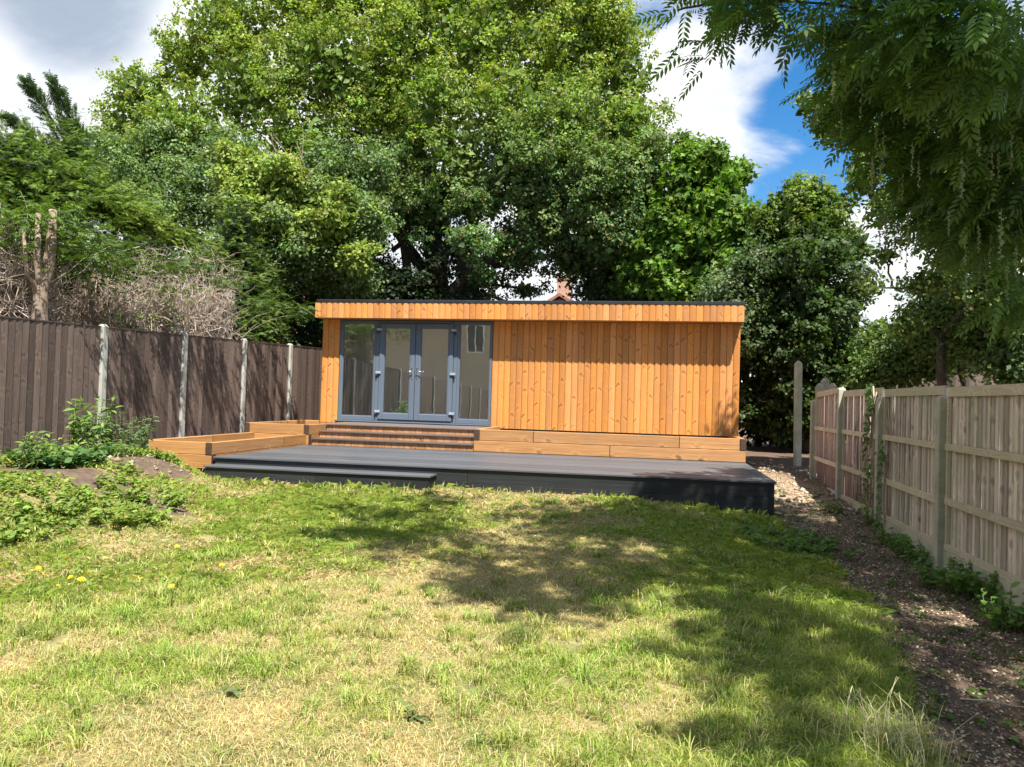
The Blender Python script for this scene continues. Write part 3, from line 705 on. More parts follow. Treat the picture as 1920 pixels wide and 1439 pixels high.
cL = atY(595, 612, 34)
house('house', 'red tiled house glimpsed between the left fence and the garden room', cL.x-7, cL.x+3.5, 33, 40, -1, 2.3, 5.2, [(-17, -15.6, .2, 1.4, -1)])
house('house', 'buff brick house with white windows behind the viewer, mirrored in the glass', -23, 3.5, -19, -11, -1.7, 5.4, 8.4, [(-10.1, -9.1, 2.5, 4.1, 1), (-19.6, -18.6, 2.6, 4.0, 1), (-6.2, -4.4, 2.5, 4.0, 1), (.2, 2.0, 2.5, 4.0, 1), (-6.4, -4.2, -1.0, .3, 1)], wall=M['brick_buff'])

# ------------------------------------------------------------------ trees
def PB(lst):
    """(px, py, Y, radius in photo pixels[, squash]) -> blobs at real depth"""
    o = []
    for t in lst:
        px, py, Y, r = t[:4]; q = t[4] if len(t) > 4 else 1.0
        p = atY(px, py, Y); d = (p.dot(CF)); R = r*d/FPX
        o.append((p.x, p.y, p.z, R, R*1.05, R*q))
    return o
def puff(blobs, k, fa=.26, fb=.46, at_=.74, zlift=.15):
    B = np.array(blobs, float); bi = np.repeat(np.arange(len(B)), k); n = len(bi)
    d = unit(rng.normal(size=(n, 3))+np.array((0, -.25, zlift))); r = rng.uniform(fa, fb, n)*B[bi, 3]
    c = B[bi, :3]+d*B[bi, 3:6]*(at_+.16*rng.normal(size=(n, 1)))
    return np.concatenate([c, r[:, None]*1.05, r[:, None]*1.05, r[:, None]*.8], 1)
def foliage(parent, blobs, total, leaf, base, yellow=None, pyel=.08, tmpl=T_SIMPLE, mat='leaf', name='crown', amt=.2, camt=.16, shade=None, puffs=0, core=.16, corek=1.8, **kw):
    big_blobs = blobs
    if puffs: blobs = puff(blobs, puffs)
    P, Nn, D, ci, C, idx = crown_points(blobs, total, **kw); blobs = big_blobs
    nc = len(C)
    cb = jitter_cols(base, nc, camt)
    if shade is not None: cb = shade(C, cb)
    c = cb[ci]*(1+rng.normal(0, amt, (len(ci), 1)))
    if yellow is not None:
        k = rng.random(len(ci)) < pyel; c[k] = np.array(yellow)*(1+rng.normal(0, .2, (k.sum(), 1)))
    c = np.clip(c, .004, .8)
    size = leaf*(.65+.6*rng.random(len(ci)))
    if core > 0:  # bigger leaves inside, colour darkened to deepen the shade in the crown
        B = np.array(blobs, float); m_ = int(total*core); w_ = B[:, 3]**2; bi = rng.choice(len(B), m_, p=w_/w_.sum())
        Pc = B[bi, :3]+unit(rng.normal(size=(m_, 3)))*B[bi, 3:6]*(.78*rng.random((m_, 1))**.5)
        P = np.concatenate([P, Pc]); Nn = np.concatenate([Nn, unit(rng.normal(size=(m_, 3))+np.array((0, -.6, .3)))]); D = np.concatenate([D, rng.normal(size=(m_, 3))])
        c = np.concatenate([c, jitter_cols(np.array(base)*.8, m_, .2)]); size = np.concatenate([size, leaf*corek*(.7+.6*rng.random(m_))])
    o = rel(parent, 0, 0, 0)
    me = leaf_cloud(name, P+np.array(o)[None], Nn, D, size, c, tmpl, M[mat])
    return stuff(link(name, me, parent)), C
def limbs(parent, base, targets, r0, mat='bark', name='trunk', fork=.35, sides=8, wob=.14, tip=.02, tops=None):
    """a tapered stem and limbs reaching to the targets; one mesh"""
    b = MB(); base = Vector(base); l = parent.location
    loc = lambda p: Vector(p)-l
    tc_ = sum((Vector(t) for t in targets), Vector())/len(targets)
    head = base.lerp(Vector((base.x*.6+tc_.x*.4, base.y*.6+tc_.y*.4, tc_.z)), fork)
    st = branch_path(base, head, 0, .05, 4); b.tube([loc(p) for p in st], [r0*(1.25-.45*i/4) for i in range(5)], sides)
    nodes = [(head, r0*.75)]
    for t in sorted(targets, key=lambda q: (Vector(q)-head).length):
        t = Vector(t); s, rs = min(nodes, key=lambda n_: (n_[0]-t).length+ .3*(n_[0]-head).length)
        pth = branch_path(s, t, .04, wob, 5); r = max(tip*1.5, rs*.68)
        rr = [r*(1-i/5)+tip*(i/5) for i in range(6)]
        b.tube([loc(p) for p in pth], rr, max(5, sides-2))
        nodes += [(pth[3], rr[3]), (pth[4], rr[4])]
    return b.build(name, M[mat], parent)

# A: the big maple behind the room
A_up = PB([(430, 60, 21, 95), (560, 0, 22, 125), (700, -30, 23, 130), (850, -60, 23, 140), (1000, -30, 23, 125), (1110, 20, 22, 95), (480, 170, 20.5, 105), (620, 130, 21, 120), (760, 90, 22, 120), (770, 260, 22, 80), (720, 180, 22.5, 80),
           (900, 90, 22, 115), (1040, 110, 22, 110), (1165, 150, 22, 75), (350, 120, 21, 60), (262, 175, 20.5, 62), (240, 245, 20.5, 62), (350, 240, 20, 90), (1185, 240, 21, 72), (1080, 240, 21, 110),
           (950, 210, 21, 100), (560, 270, 20.5, 80), (690, 220, 21.5, 90), (820, 190, 20.5, 85), (860, 290, 20.5, 80), (640, -110, 23, 140), (900, -160, 23.5, 150), (1150, 80, 22, 70)])
A_mid = PB([(990, 320, 20.5, 95), (1110, 340, 20.5, 95), (1195, 330, 20.5, 75), (1020, 410, 21, 75), (1140, 430, 20.5, 80), (1080, 480, 21.5, 50), (800, 380, 21, 80, .9), (900, 370, 20.6, 62), (760, 330, 21.5, 70),
            (1200, 460, 20.8, 62), (880, 455, 19.6, 46, .7), (960, 470, 21, 42, .7), (1215, 540, 21, 45), (985, 545, 22, 18, .5), (900, 520, 20.8, 30, .7), (1140, 520, 22.5, 34), (1115, 540, 22, 28), (1160, 560, 22, 30)])
mb_ = atY(835, 560, 21.2)
A = thing('maple_tree', 'huge yellow green maple tree rising behind the garden room', 'tree', (mb_.x, mb_.y, -1.0))
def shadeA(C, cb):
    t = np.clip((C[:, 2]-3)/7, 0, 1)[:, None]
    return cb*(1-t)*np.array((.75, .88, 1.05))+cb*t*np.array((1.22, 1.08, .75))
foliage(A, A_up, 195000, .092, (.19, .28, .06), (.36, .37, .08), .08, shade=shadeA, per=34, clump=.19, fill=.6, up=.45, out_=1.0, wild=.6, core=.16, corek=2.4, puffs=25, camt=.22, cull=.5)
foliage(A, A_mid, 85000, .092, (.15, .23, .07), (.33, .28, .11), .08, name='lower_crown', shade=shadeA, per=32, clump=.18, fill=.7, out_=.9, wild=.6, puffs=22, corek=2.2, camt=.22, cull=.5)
limbs(A, (mb_.x, mb_.y, -1.1), [b[:3] for b in A_up[::2]]+[b[:3] for b in A_mid], .42, tip=.03, fork=.38, sides=10)
b = MB()
for (x0, y0, x1, y1, r) in ((840, 560, 1010, 420, .26), (1010, 420, 1100, 330, .15), (830, 560, 700, 380, .22), (820, 540, 800, 300, .34), (865, 520, 905, 300, .2), (920, 500, 1130, 470, .09), (890, 545, 1000, 590, .06), (700, 570, 690, 330, .2), (735, 470, 800, 420, .08), (770, 570, 760, 360, .16)):
    a_ = atY(x0, y0, 21.2)-A.location; c_ = atY(x1, y1, 21.2)-A.location
    b.tube(branch_path(a_, c_, .02, .10, 6), [r*(1-.08*i) for i in range(7)], 8)
b.build('limb', M['bark'], A)
ivy_shade_blobs = PB([(640, 470, 22.5, 60), (730, 540, 22.5, 50), (600, 540, 22, 60), (1180, 500, 23, 60), (1260, 520, 22.5, 55), (1110, 470, 23, 45), (960, 440, 23, 42), (860, 470, 22.5, 50), (815, 520, 21, 48, 1.6), (810, 430, 21, 42, 1.6), (700, 500, 21.4, 42, 1.8), (690, 400, 21.4, 36, 1.5), (760, 545, 20.8, 60, .8), (880, 560, 20.6, 40, .6), (660, 560, 20.6, 60), (1230, 560, 21, 60), (1120, 575, 21, 34, .6)])
foliage(A, PB([(935, 525, 21.5, 24), (975, 505, 21.5, 20), (1015, 500, 21.5, 20), (1062, 505, 21.8, 24), (1095, 530, 21.8, 24), (905, 548, 21.5, 20), (1000, 548, 21.5, 13, .6), (1020, 535, 21.6, 10), (950, 558, 21.5, 14, .5), (1085, 552, 21.8, 14, .6)]), 3400, .10, (.05, .085, .03), None, name='hanging_fringe', per=12, clump=.2, fill=.95, core=0)
foliage(A, ivy_shade_blobs, 34000, .10, (.030, .050, .018), None, name='ivy', mat='leaf_glossy', per=45, clump=.35, fill=.8)  # trunk ivy, plus dark leaves standing in for shade under the crown

# B: nearer lower maple, left
B_bl = PB([(240, 330, 19, 85), (320, 400, 18.5, 95), (420, 330, 19, 85), (300, 290, 19.5, 70), (700, 320, 19.5, 55), (620, 330, 19, 75), (610, 420, 18.3, 90), (690, 430, 18.6, 52), (560, 500, 18.5, 75), (460, 440, 18, 80), (660, 520, 18.6, 48), (420, 520, 18.5, 80), (520, 590, 19, 65), (610, 590, 19.5, 55), (540, 400, 18.2, 70)])
B_y = PB([(480, 330, 17.9, 62), (545, 350, 17.8, 58), (440, 300, 18, 34), (470, 395, 17.6, 48), (640, 400, 17.8, 55), (595, 430, 17.6, 50), (665, 480, 17.8, 38)])
bb = atY(560, 590, 18.9)
TB = thing('maple_tree', 'smaller bushy maple with pale yellow shoots, left of the garden room roof', 'tree', (bb.x, bb.y, -1.0))
foliage(TB, B_bl, 80000, .09, (.16, .24, .085), (.24, .30, .10), .10, per=32, clump=.22, fill=.6, out_=1.0, wild=.6, puffs=16, camt=.2, cull=.5)
foliage(TB, B_y, 20000, .105, (.25, .33, .07), (.36, .36, .08), .12, name='young_shoots', per=30, clump=.2, fill=.6, out_=.9, wild=.6, puffs=12, camt=.2, cull=.5)
limbs(TB, (bb.x, bb.y, -1.0), [q[:3] for q in B_bl], .2)
b = MB()
for i in range(22):
    s = atY(545+rnd.uniform(-25, 40), 335+rnd.uniform(-10, 20), 17.7)-TB.location; e = atY(545+rnd.uniform(-60, 60), 275+rnd.uniform(-30, 50), 17.6+rnd.uniform(-.4, .4))-TB.location
    b.tube(branch_path(s, e, .02, .12, 4), [.014, .012, .010, .007, .004], 4)
b.build('dead_branch', M['bark_pale'], TB)

# C: sycamore, right
C_bl = PB([(1310, 330, 20, 62), (1352, 390, 19.6, 58), (1275, 400, 20, 60), (1330, 455, 19.5, 62), (1250, 480, 20, 55), (1280, 540, 20, 60), (1350, 545, 19.6, 55), (1290, 300, 20.3, 30), (1334, 285, 20.2, 12, 2.2), (1281, 265, 20.4, 10, 2.2), (1362, 312, 20, 14, 1.6), (1385, 330, 20, 22), (1392, 440, 19.6, 32), (1220, 520, 20.5, 50)])
cb_ = atY(1310, 560, 20)
TC = thing('sycamore_tree', 'bright green large leaved sycamore between the big maple and the ivy clad tree', 'tree', (cb_.x, cb_.y, -1))
foliage(TC, C_bl, 22000, .15, (.12, .22, .028), (.22, .29, .04), .1, tmpl=T_LOBED, per=22, clump=.26, fill=.6, mat='leaf', puffs=14, out_=.9, cull=.5)
limbs(TC, (cb_.x, cb_.y, -1), [q[:3] for q in C_bl], .17)

# D: ivy clad stump-like tree
D_bl = PB([(1490, 395, 18.5, 60), (1545, 405, 18.5, 58), (1450, 440, 18.4, 55), (1580, 470, 18.5, 48), (1520, 480, 18, 85), (1430, 520, 18.3, 62), (1590, 560, 18.6, 44), (1500, 580, 18.1, 85), (1555, 640, 18.2, 70), (1450, 640, 18.3, 78), (1590, 690, 18.7, 50), (1500, 720, 18.3, 88), (1570, 770, 18.4, 62), (1440, 760, 18.6, 70)])
D_grey = PB([(1375, 545, 18.2, 50), (1400, 600, 18.0, 50), (1350, 600, 18.4, 44), (1420, 480, 18.1, 34)])
db_ = atY(1515, 800, 18.5)
TD = thing('ivy_clad_tree', 'domed tree smothered in dark ivy, behind the right corner of the room', 'tree', (db_.x, db_.y, -1))
def shadeD(C, cb):  # lower ivy coloured darker to paint its shade, top is yellower growth
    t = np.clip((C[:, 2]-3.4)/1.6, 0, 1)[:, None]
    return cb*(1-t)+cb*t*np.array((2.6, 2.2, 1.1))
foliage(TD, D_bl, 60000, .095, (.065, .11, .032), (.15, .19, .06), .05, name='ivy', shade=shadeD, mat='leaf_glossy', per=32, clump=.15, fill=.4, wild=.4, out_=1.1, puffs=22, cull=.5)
foliage(TD, D_grey, 9000, .09, (.14, .20, .09), (.22, .25, .11), .1, name='bramble_growth', per=45, clump=.3, fill=.6)
limbs(TD, (db_.x, db_.y, -1), [q[:3] for q in D_bl], .28)
b = MB()
for i in range(24):
    s = atY(1515+rnd.uniform(-70, 70), 350+rnd.uniform(-10, 20), 18.4)-TD.location; e = s+Vector((rnd.uniform(-.5, .5), rnd.uniform(-.2, .2), rnd.uniform(.15, .5)))
    b.tube(branch_path(s, e, .05, .2, 3), [.004, .0035, .003, .002], 3)
stuff(b.build('bare_shoots', M['bark_pale'], TD))

# hedges and scrub filling the back of the plot
def scrub(name, label, cat, bl, n, leaf, col, mat='leaf', yellow=None, **kw):
    p = bl[0]; t = thing(name, label, cat, (p[0], p[1], -1.0))
    foliage(t, bl, n, leaf, col, yellow, mat=mat, name='foliage', **kw)
    limbs(t, (p[0], p[1], -1.2), [q[:3] for q in bl[:10]], .09)
    return t
scrub('hedge', 'dark shaded scrub between left fence and garden room', 'hedge',
      PB([(470, 620, 17.5, 60), (540, 650, 18.5, 55), (580, 590, 19, 60), (440, 560, 17.5, 60), (600, 660, 20.5, 55), (400, 600, 17, 60)]), 9000, .11, (.035, .06, .02), per=45, clump=.4, fill=.8)
scrub('hedge', 'dark hedge seen in the gap right of the garden room', 'hedge',
      PB([(1420, 760, 20.5, 75), (1390, 680, 20.5, 75), (1480, 800, 20.5, 60), (1540, 790, 20, 60), (1400, 600, 21, 75), (1460, 560, 20.5, 70), (1380, 520, 21.5, 60), (1600, 760, 19.5, 60)]), 14000, .12, (.022, .035, .014), per=45, clump=.42, fill=.8)
scrub('hedge', 'low dark ivy hedge directly behind the roof, under the big maple', 'hedge',
      PB([(640, 600, 22.5, 60), (740, 590, 23, 55), (840, 590, 23, 50), (1180, 590, 23.5, 45), (1260, 580, 22.5, 55), (1340, 590, 22, 50), (930, 606, 23.5, 28), (1120, 600, 24, 30)]), 9000, .13, (.035, .055, .02), per=45, clump=.4, fill=.8)
scrub('shrub', 'shaded leafy shrub overhanging the end of the right fence', 'shrub',
      PB([(1640, 700, 16.5, 42), (1690, 690, 16, 50), (1650, 650, 17, 40), (1720, 640, 16, 45), (1750, 690, 15.5, 34)]), 8000, .085, (.10, .16, .04), per=45, clump=.3, fill=.7, yellow=(.13, .17, .04))
scrub('shrub', 'dark layered shrub above the middle of the right fence', 'shrub',
      PB([(1800, 640, 14.5, 60), (1740, 600, 15, 55), (1870, 640, 13.5, 60), (1840, 580, 14, 60), (1900, 690, 13, 45), (1780, 560, 15, 50)]), 13000, .085, (.09, .15, .04), per=45, clump=.3, fill=.7, yellow=(.12, .18, .05))
scrub('tree', 'far pale yellow green tree beyond the gap right of the ivy clad tree', 'tree',
      PB([(1665, 640, 34, 34), (1640, 668, 34, 36), (1700, 668, 33, 40), (1740, 690, 32, 40), (1610, 690, 34, 30)]), 7000, .2, (.15, .19, .045), per=45, clump=.5, fill=.7)

# G: second maple at the right, mid distance, trunk behind the right fence
G_bl = PB([(1520, 195, 12.5, 30), (1560, 235, 12.5, 46), (1600, 190, 12.6, 60), (1640, 290, 12.6, 58), (1620, 345, 12.4, 36), (1700, 240, 12.8, 80), (1690, 370, 12.6, 52), (1650, 395, 12.4, 30), (1780, 330, 13, 95), (1760, 420, 12.8, 62), (1870, 300, 13, 110), (1840, 430, 12.8, 85),
           (1900, 470, 12.6, 80), (1790, 500, 12.8, 46), (1860, 545, 12.8, 62), (1700, 610, 13.2, 30, .6), (1900, 590, 12.8, 50), (1700, 140, 12.8, 80), (1820, 150, 13, 100), (1660, 480, 13, 20), (1640, 540, 12.8, 12, 1.6), (1730, 530, 13, 34, .7)])
gb = atY(1775, 725, 14)
TG = thing('maple_tree', 'maple with a thin leaning dark trunk standing behind the right fence', 'tree', (gb.x, gb.y, -1.2))
foliage(TG, G_bl, 40000, .075, (.13, .20, .05), (.30, .31, .11), .12, per=26, clump=.16, fill=.85, up=.4, puffs=10, out_=.8)
limbs(TG, (gb.x, gb.y, -1.2), [q[:3] for q in G_bl], .085, fork=.55, tip=.012)

# ------------------------------------------------------------------ conifers and the dead hedge behind the left fence
def conifer(label, trunk_px, bl, n, spray, col, col2, r0=.11, stems=(), pale=True, flow=(0, 0, .15), fl=1.0, core=.35):
    bx = atX(trunk_px[0], trunk_px[1], trunk_px[2])
    t = thing('conifer_tree', label, 'conifer', (bx.x, bx.y, -.95))
    nf_ = n//14
    P, Nn, D, ci, C, idx = crown_points(bl, nf_*2, per=2, clump=.28, fill=.75, flat=.5)
    Bc = np.array([b_[:3] for b_ in bl])[idx][ci]
    D = unit(unit(P-Bc)*.9+np.array(flow)+.4*rng.normal(size=P.shape)); P2_, D2_, T2_ = [], [], []
    side = unit(np.cross(D, np.array((0, 0, 1.0)))); L = (.34+.36*rng.random((len(P), 1)))*fl
    for q_ in range(15):
        u = (q_+.5)/15; k_ = 0 if q_ == 14 else (1 if q_ % 2 else -1)
        base = P+D*L*u+np.array((0, 0, -.22))*L*u*u+side*0
        P2_.append(base+.01*rng.normal(size=P.shape)); D2_.append(unit(D+side*k_*.85*(1-.25*u)+np.array((0, 0, -.30*u))+.15*rng.normal(size=P.shape))); T2_.append(np.full(len(P), u))
    P = np.concatenate(P2_); D = np.concatenate(D2_); T = np.concatenate(T2_)[:, None]
    Nn = unit(np.array((0, -.15, 1.0))+.4*rng.normal(size=P.shape))
    tone = np.tile(rng.random((len(D)//15, 1)), (15, 1))
    mixf = np.clip(T*.75+tone*.45-.1, 0, 1)
    c = np.array(col)+(np.array(col2)-np.array(col))*mixf
    c = np.clip(c*(1+rng.normal(0, .12, (len(P), 1))), .004, .6)
    me = leaf_cloud('crown', P+np.array(rel(t, 0, 0, 0)), Nn, D, spray*(1.1-.55*T[:, 0])*(.8+.4*rng.random(len(P))), c, T_SPRAY, M['conifer'])
    stuff(link('crown', me, t))
    m_ = int(n*core); Bq = np.array(bl); bi = rng.integers(0, len(bl), m_)  # inner sprays coloured darker to give the crown a shaded interior
    Pc = Bq[bi, :3]+unit(rng.normal(size=(m_, 3)))*Bq[bi, 3:6]*(.85*rng.random((m_, 1))**.5)
    if m_: stuff(link('inner_foliage', leaf_cloud('inner_foliage', Pc+np.array(rel(t, 0, 0, 0)), unit(rng.normal(size=(m_, 3))+np.array((0, -.5, .2))), rng.normal(size=(m_, 3)), .20*(.6+.6*rng.random(m_)), jitter_cols(np.array(col)*.6, m_, .2), T_SPRAY, M['conifer']), t))
    limbs(t, (bx.x, bx.y, -1), [b_[:3] for b_ in bl], r0, 'bark', fork=.45, tip=.012, sides=9)
    return t
def PX(lst):
    o = []
    for t in lst:
        p = atX(*t[:3]); d = p.dot(CF); R = t[3]*d/FPX; q = t[4] if len(t) > 4 else 1
        o.append((p.x, p.y, p.z, R, R, R*q))
    return o
conifer('tall ragged conifer with feathery plumes at the far left behind the dark fence', (75, 590, -9.3),
        PX([(30, 330, -10.0, 62, .7), (95, 340, -10.2, 50, .7), (60, 375, -9.8, 56, .5), (140, 380, -9.9, 44, .5), (20, 290, -10.5, 40, .7), (110, 300, -10.6, 40, .9)]), 6500, .13, (.03, .06, .018), (.20, .30, .045), flow=(.2, 0, .1))
conifer('low bright conifer leaning over the dead hedge behind the dark fence', (200, 600, -9.3),
        PX([(215, 395, -9.8, 40, .4), (250, 415, -9.8, 32, .35), (300, 432, -9.8, 26, .3), (350, 446, -9.8, 20, .3), (170, 380, -10, 40, .5)]), 3400, .13, (.035, .07, .02), (.25, .34, .045), flow=(.6, 0, .05))
conifer('bushy young conifer standing at the right end of the dead hedge', (445, 640, -9.6),
        PX([(450, 425, -9.6, 22, 1.2), (445, 465, -9.6, 36, .9), (450, 520, -9.5, 42, .9), (440, 570, -9.3, 44, .9), (470, 600, -9.1, 32, .8), (430, 620, -9.0, 30, .8), (490, 560, -9.5, 28, .6)]), 5600, .125, (.03, .06, .018), (.17, .25, .04), r0=.08, flow=(.4, 0, .2))
DH = thing('dead_hedge', 'bare grey brown twiggy dead hedge rising above the dark fence', 'hedge', (-8.8, 11.5, -.95))
b = MB(); l = DH.location
def twig_bush(cx, cy, zb, zt, sp, n, r):
    for i in range(n):
        s = Vector((cx+rnd.gauss(0, .18), cy+rnd.gauss(0, .25), zb+rnd.random()*(zt-zb)*.35))
        a = rnd.uniform(0, 6.28); e = Vector((cx+math.cos(a)*sp*rnd.uniform(.3, 1), cy+math.sin(a)*sp*1.2*rnd.uniform(.3, 1), zb+(zt-zb)*rnd.uniform(.35, 1.02)))
        pth = branch_path(s-l, e-l, .08, .3, 5); rr = r*rnd.uniform(.5, 1.3)
        b.tube(pth, [rr, rr*.85, rr*.7, rr*.5, rr*.35, rr*.2], 3, False)
        for j in range(5):
            q = pth[rnd.randint(2, 5)]; d = Vector((rnd.gauss(.25, .5), rnd.gauss(-.1, .5), rnd.gauss(.15, .4)))*rnd.uniform(.2, .45)
            b.tube(branch_path(q, q+d, 0, .4, 3), [rr*.4, rr*.35, rr*.25, rr*.15], 3, False)
ytop = lambda x, y: None
for (px, ytp, X) in ((0, 400, -8.6), (20, 402, -8.55), (48, 412, -8.6), (85, 430, -9.3), (130, 445, -9.3), (175, 465, -9.2), (220, 470, -8.7), (262, 470, -8.6), (300, 472, -8.6), (340, 475, -8.6), (380, 478, -8.6), (412, 490, -8.7), (-40, 400, -8.8)):
    tpt = atX(px, ytp, X); twig_bush(X, tpt.y, .1, tpt.z, .5, 55 if px < 240 else 78, .0175)
stuff(b.build('twigs', M['twig'], DH))
b = MB()
for (px, X, zt, r) in ((20, -8.5, 1.9, .05), (50, -8.6, 1.6, .045), (160, -8.9, 2.0, .06), (185, -8.8, 1.8, .05), (300, -8.7, 1.3, .05), (340, -8.6, 1.4, .06), (395, -8.6, 2.0, .04)):
    q = atX(px, 600, X); s = Vector((q.x, q.y, -.95)); e = Vector((q.x+rnd.uniform(-.15, .2), q.y+rnd.uniform(-.3, .3), zt))
    b.tube(branch_path(s-l, e-l, 0, .08, 6), [r*(1-.09*i) for i in range(7)], 7)
b.build('stem', M['bark_pale'], DH)
q = atX(75, 590, -8.0)
PT = MB(); s = Vector((q.x, q.y, -.95))
fork = atX(76, 545, -8.0); 
tr = thing('conifer_trunk_tree', 'pale forked conifer trunk showing bare above the dark fence', 'tree', s)
PT.tube([Vector(p)-s for p in (s, (q.x, q.y, 0), q, fork, atX(91, 500, -8.0), atX(96, 455, -8.0), atX(99, 395, -8.05))], [.125, .112, .10, .088, .074, .066, .052], 12)
for (p1, p2, r) in (((70, 490), (72, 400), .044), ((106, 532), (134, 488), .024), ((50, 515), (44, 430), .026)):
    a_ = atX(p1[0], p1[1], -8.0); c_ = atX(p2[0], p2[1], -8.05)
    PT.tube([fork.lerp(q, .6)-s, fork.lerp(a_, .5)-s, a_-s, c_-s], [r*1.1, r*1.02, r*.9, r*.7], 10)
tr.name = 'pollard_tree'
PT.build('trunk', M['bark_pale'], tr)
# sprays still green on the pale trunk, some hanging over the fence
def sprays(parent, centres, n, size, c1, c2, name='crown', spread=.32):
    C = np.array(centres); ci = np.repeat(np.arange(len(C)), n)
    P = C[ci]+rng.normal(size=(len(ci), 3))*spread*np.array((1, 1, .45)); D = unit(P-C[ci]+np.array((.25, 0, -.02))+.3*rng.normal(size=P.shape)); Nn = unit(np.array((0, 0, 1))+.4*rng.normal(size=P.shape))
    c = np.array(c1)+(np.array(c2)-np.array(c1))*rng.random((len(P), 1))
    return stuff(link(name, leaf_cloud(name, P+np.array(rel(parent, 0, 0, 0)), Nn, D, size*(.6+.7*rng.random(len(P))), c, T_SPRAY, M['conifer']), parent))
sprays(tr, [tuple(atX(*a)) for a in ((70, 455, -8.5), (110, 440, -8.6), (140, 470, -8.5), (150, 500, -8.4), (185, 520, -8.3), (40, 440, -8.6), (60, 430, -8.6), (125, 480, -8.4), (80, 420, -8.1), (100, 405, -8.1), (55, 455, -8.2), (130, 440, -8.2), (170, 480, -8.2), (205, 500, -8.2), (30, 410, -8.3))], 130, .15, (.03, .07, .02), (.17, .27, .04))
sprays(DH, [tuple(atX(*a)) for a in ((305, 545, -8.2), (335, 548, -8.1), (325, 590, -8.2), (245, 600, -8.3))], 60, .14, (.04, .08, .025), (.2, .28, .05), 'green_sprays', .22)
def plumes(label, X, paths, n, size, c1, c2, base):
    t = thing('conifer_tree', label, 'conifer', (base.x, base.y, -.95)); b = MB(); PP, DD = [], []
    for pts_, w0 in paths:
        W = [atX(px, py, X) for px, py in pts_]; m_ = len(W)-1
        b.tube([w_-t.location for w_ in W], [.03*(1-i/(m_+.6))+.004 for i in range(m_+1)], 5)
        for i in range(n):
            u = (i+rnd.random())/n; k_ = min(m_-1, int(u*m_)); q = W[k_].lerp(W[k_+1], u*m_-k_); ax_ = (W[k_+1]-W[k_]).normalized()
            off = Vector((rnd.gauss(0, 1), rnd.gauss(0, 1), rnd.gauss(0, .7)))*w0*(1-u*.88)*.5
            PP.append(tuple(q+off)); DD.append(tuple(ax_*1.1+off.normalized()*.7+Vector((0, 0, -.1))))
    P = np.array(PP); D = unit(np.array(DD)); m_ = len(P); c = np.array(c1)+(np.array(c2)-np.array(c1))*rng.random((m_, 1))
    stuff(link('crown', leaf_cloud('crown', P+np.array(rel(t, 0, 0, 0)), unit(np.cross(D, rng.normal(size=P.shape))), D, size*(.6+.7*rng.random(m_)), c, T_SPRAY, M['conifer']), t))
    b.tube([Vector((0, 0, 0)), atX(150, 400, X)-t.location], [.15, .06], 8); stuff(b.build('branches', M['bark'], t)); return t
plumes('feathery dark conifer leaders leaning left against the clouds at the far left', -11.5,
       [(((165, 400), (140, 300), (105, 235), (70, 185), (50, 152)), .36), (((175, 360), (152, 265), (122, 205), (98, 150)), .30), (((150, 380), (105, 305), (55, 250), (10, 218)), .34), (((110, 380), (60, 330), (20, 290), (-20, 250)), .45), (((180, 380), (165, 320), (150, 265), (128, 232)), .4), (((100, 400), (80, 330), (48, 290), (28, 268)), .5), (((190, 420), (185, 350), (172, 310)), .45)],
       520, .15, (.045, .09, .04), (.11, .18, .07), atX(150, 590, -11.5))
# dark fill behind the twigs
scrub('hedge', 'dense dark conifer hedge mass behind the dead twigs, left', 'hedge',
      PX([(20, 520, -10.6, 90), (120, 530, -10.6, 80), (220, 540, -10.6, 75), (310, 545, -10.6, 65), (390, 560, -10.6, 60), (60, 450, -11, 70), (250, 490, -11, 60), (-60, 480, -10.6, 90)]), 15000, .12, (.022, .035, .014), per=45, clump=.4, fill=.8)
# leaning branches over the fence top that streak the boards with shade
OH = [];
for yy in (11.15, 11.5, 11.9, 12.35, 12.7, 13.9, 14.3, 15.0, 15.25, 10.1, 9.65): OH.append((-7.35+rnd.uniform(-.12, .3), yy-.62+rnd.uniform(-.1, .1), 1.75+rnd.uniform(-.15, .35)))
sprays(DH, OH, 62, .16, (.04, .08, .025), (.11, .17, .03), 'overhanging_sprays', .17)
b = MB()
for c_ in OH: b.tube(branch_path(Vector((-8.5, c_[1], 1.0))-l, Vector(c_)-l, .1, .1, 4), [.006, .005, .004, .003, .002], 4)
stuff(b.build('overhanging_twigs', M['twig'], DH))

# ------------------------------------------------------------------ H: the wingnut tree leaning in from the right, over the lawn
def pinnate_template(npair=6):
    vs = []; fs = []
    def leaflet(o, ang, L, wd, dz):
        b_ = len(vs); ca, sa = math.cos(ang), math.sin(ang)
        for (x, y, z) in ((0, 0, 0), (.5*wd, .42*L, .012), (0, L, -.05), (-.5*wd, .42*L, .012), (.36*wd, .75*L, -.01), (-.36*wd, .75*L, -.01)):
            vs.append((o[0]+x*ca-y*sa, o[1]+x*sa+y*ca, o[2]+z+dz*y))
        fs.extend([(b_, b_+1, b_+3), (b_+1, b_+4, b_+3), (b_+3, b_+4, b_+5), (b_+4, b_+2, b_+5)])
    for i in range(npair):
        t = .14+.74*i/(npair-1); z = -.30*t*t
        for s_ in (-1, 1): leaflet((0, t, z), s_*-(1.02-.25*t), .33*(1-.25*abs(t-.6)), .105, -.18)
    leaflet((0, .92, -.26), 0, .30, .11, -.3)
    b_ = len(vs); vs.extend([(-.008, 0, 0), (.008, 0, 0), (.006, .5, -.07), (-.006, .5, -.07), (.004, .93, -.26), (-.004, .93, -.26)]); fs.extend([(b_, b_+1, b_+2), (b_, b_+2, b_+3), (b_+3, b_+2, b_+4), (b_+3, b_+4, b_+5)])
    return np.array(vs, float), np.array(fs)
T_PIN = pinnate_template()
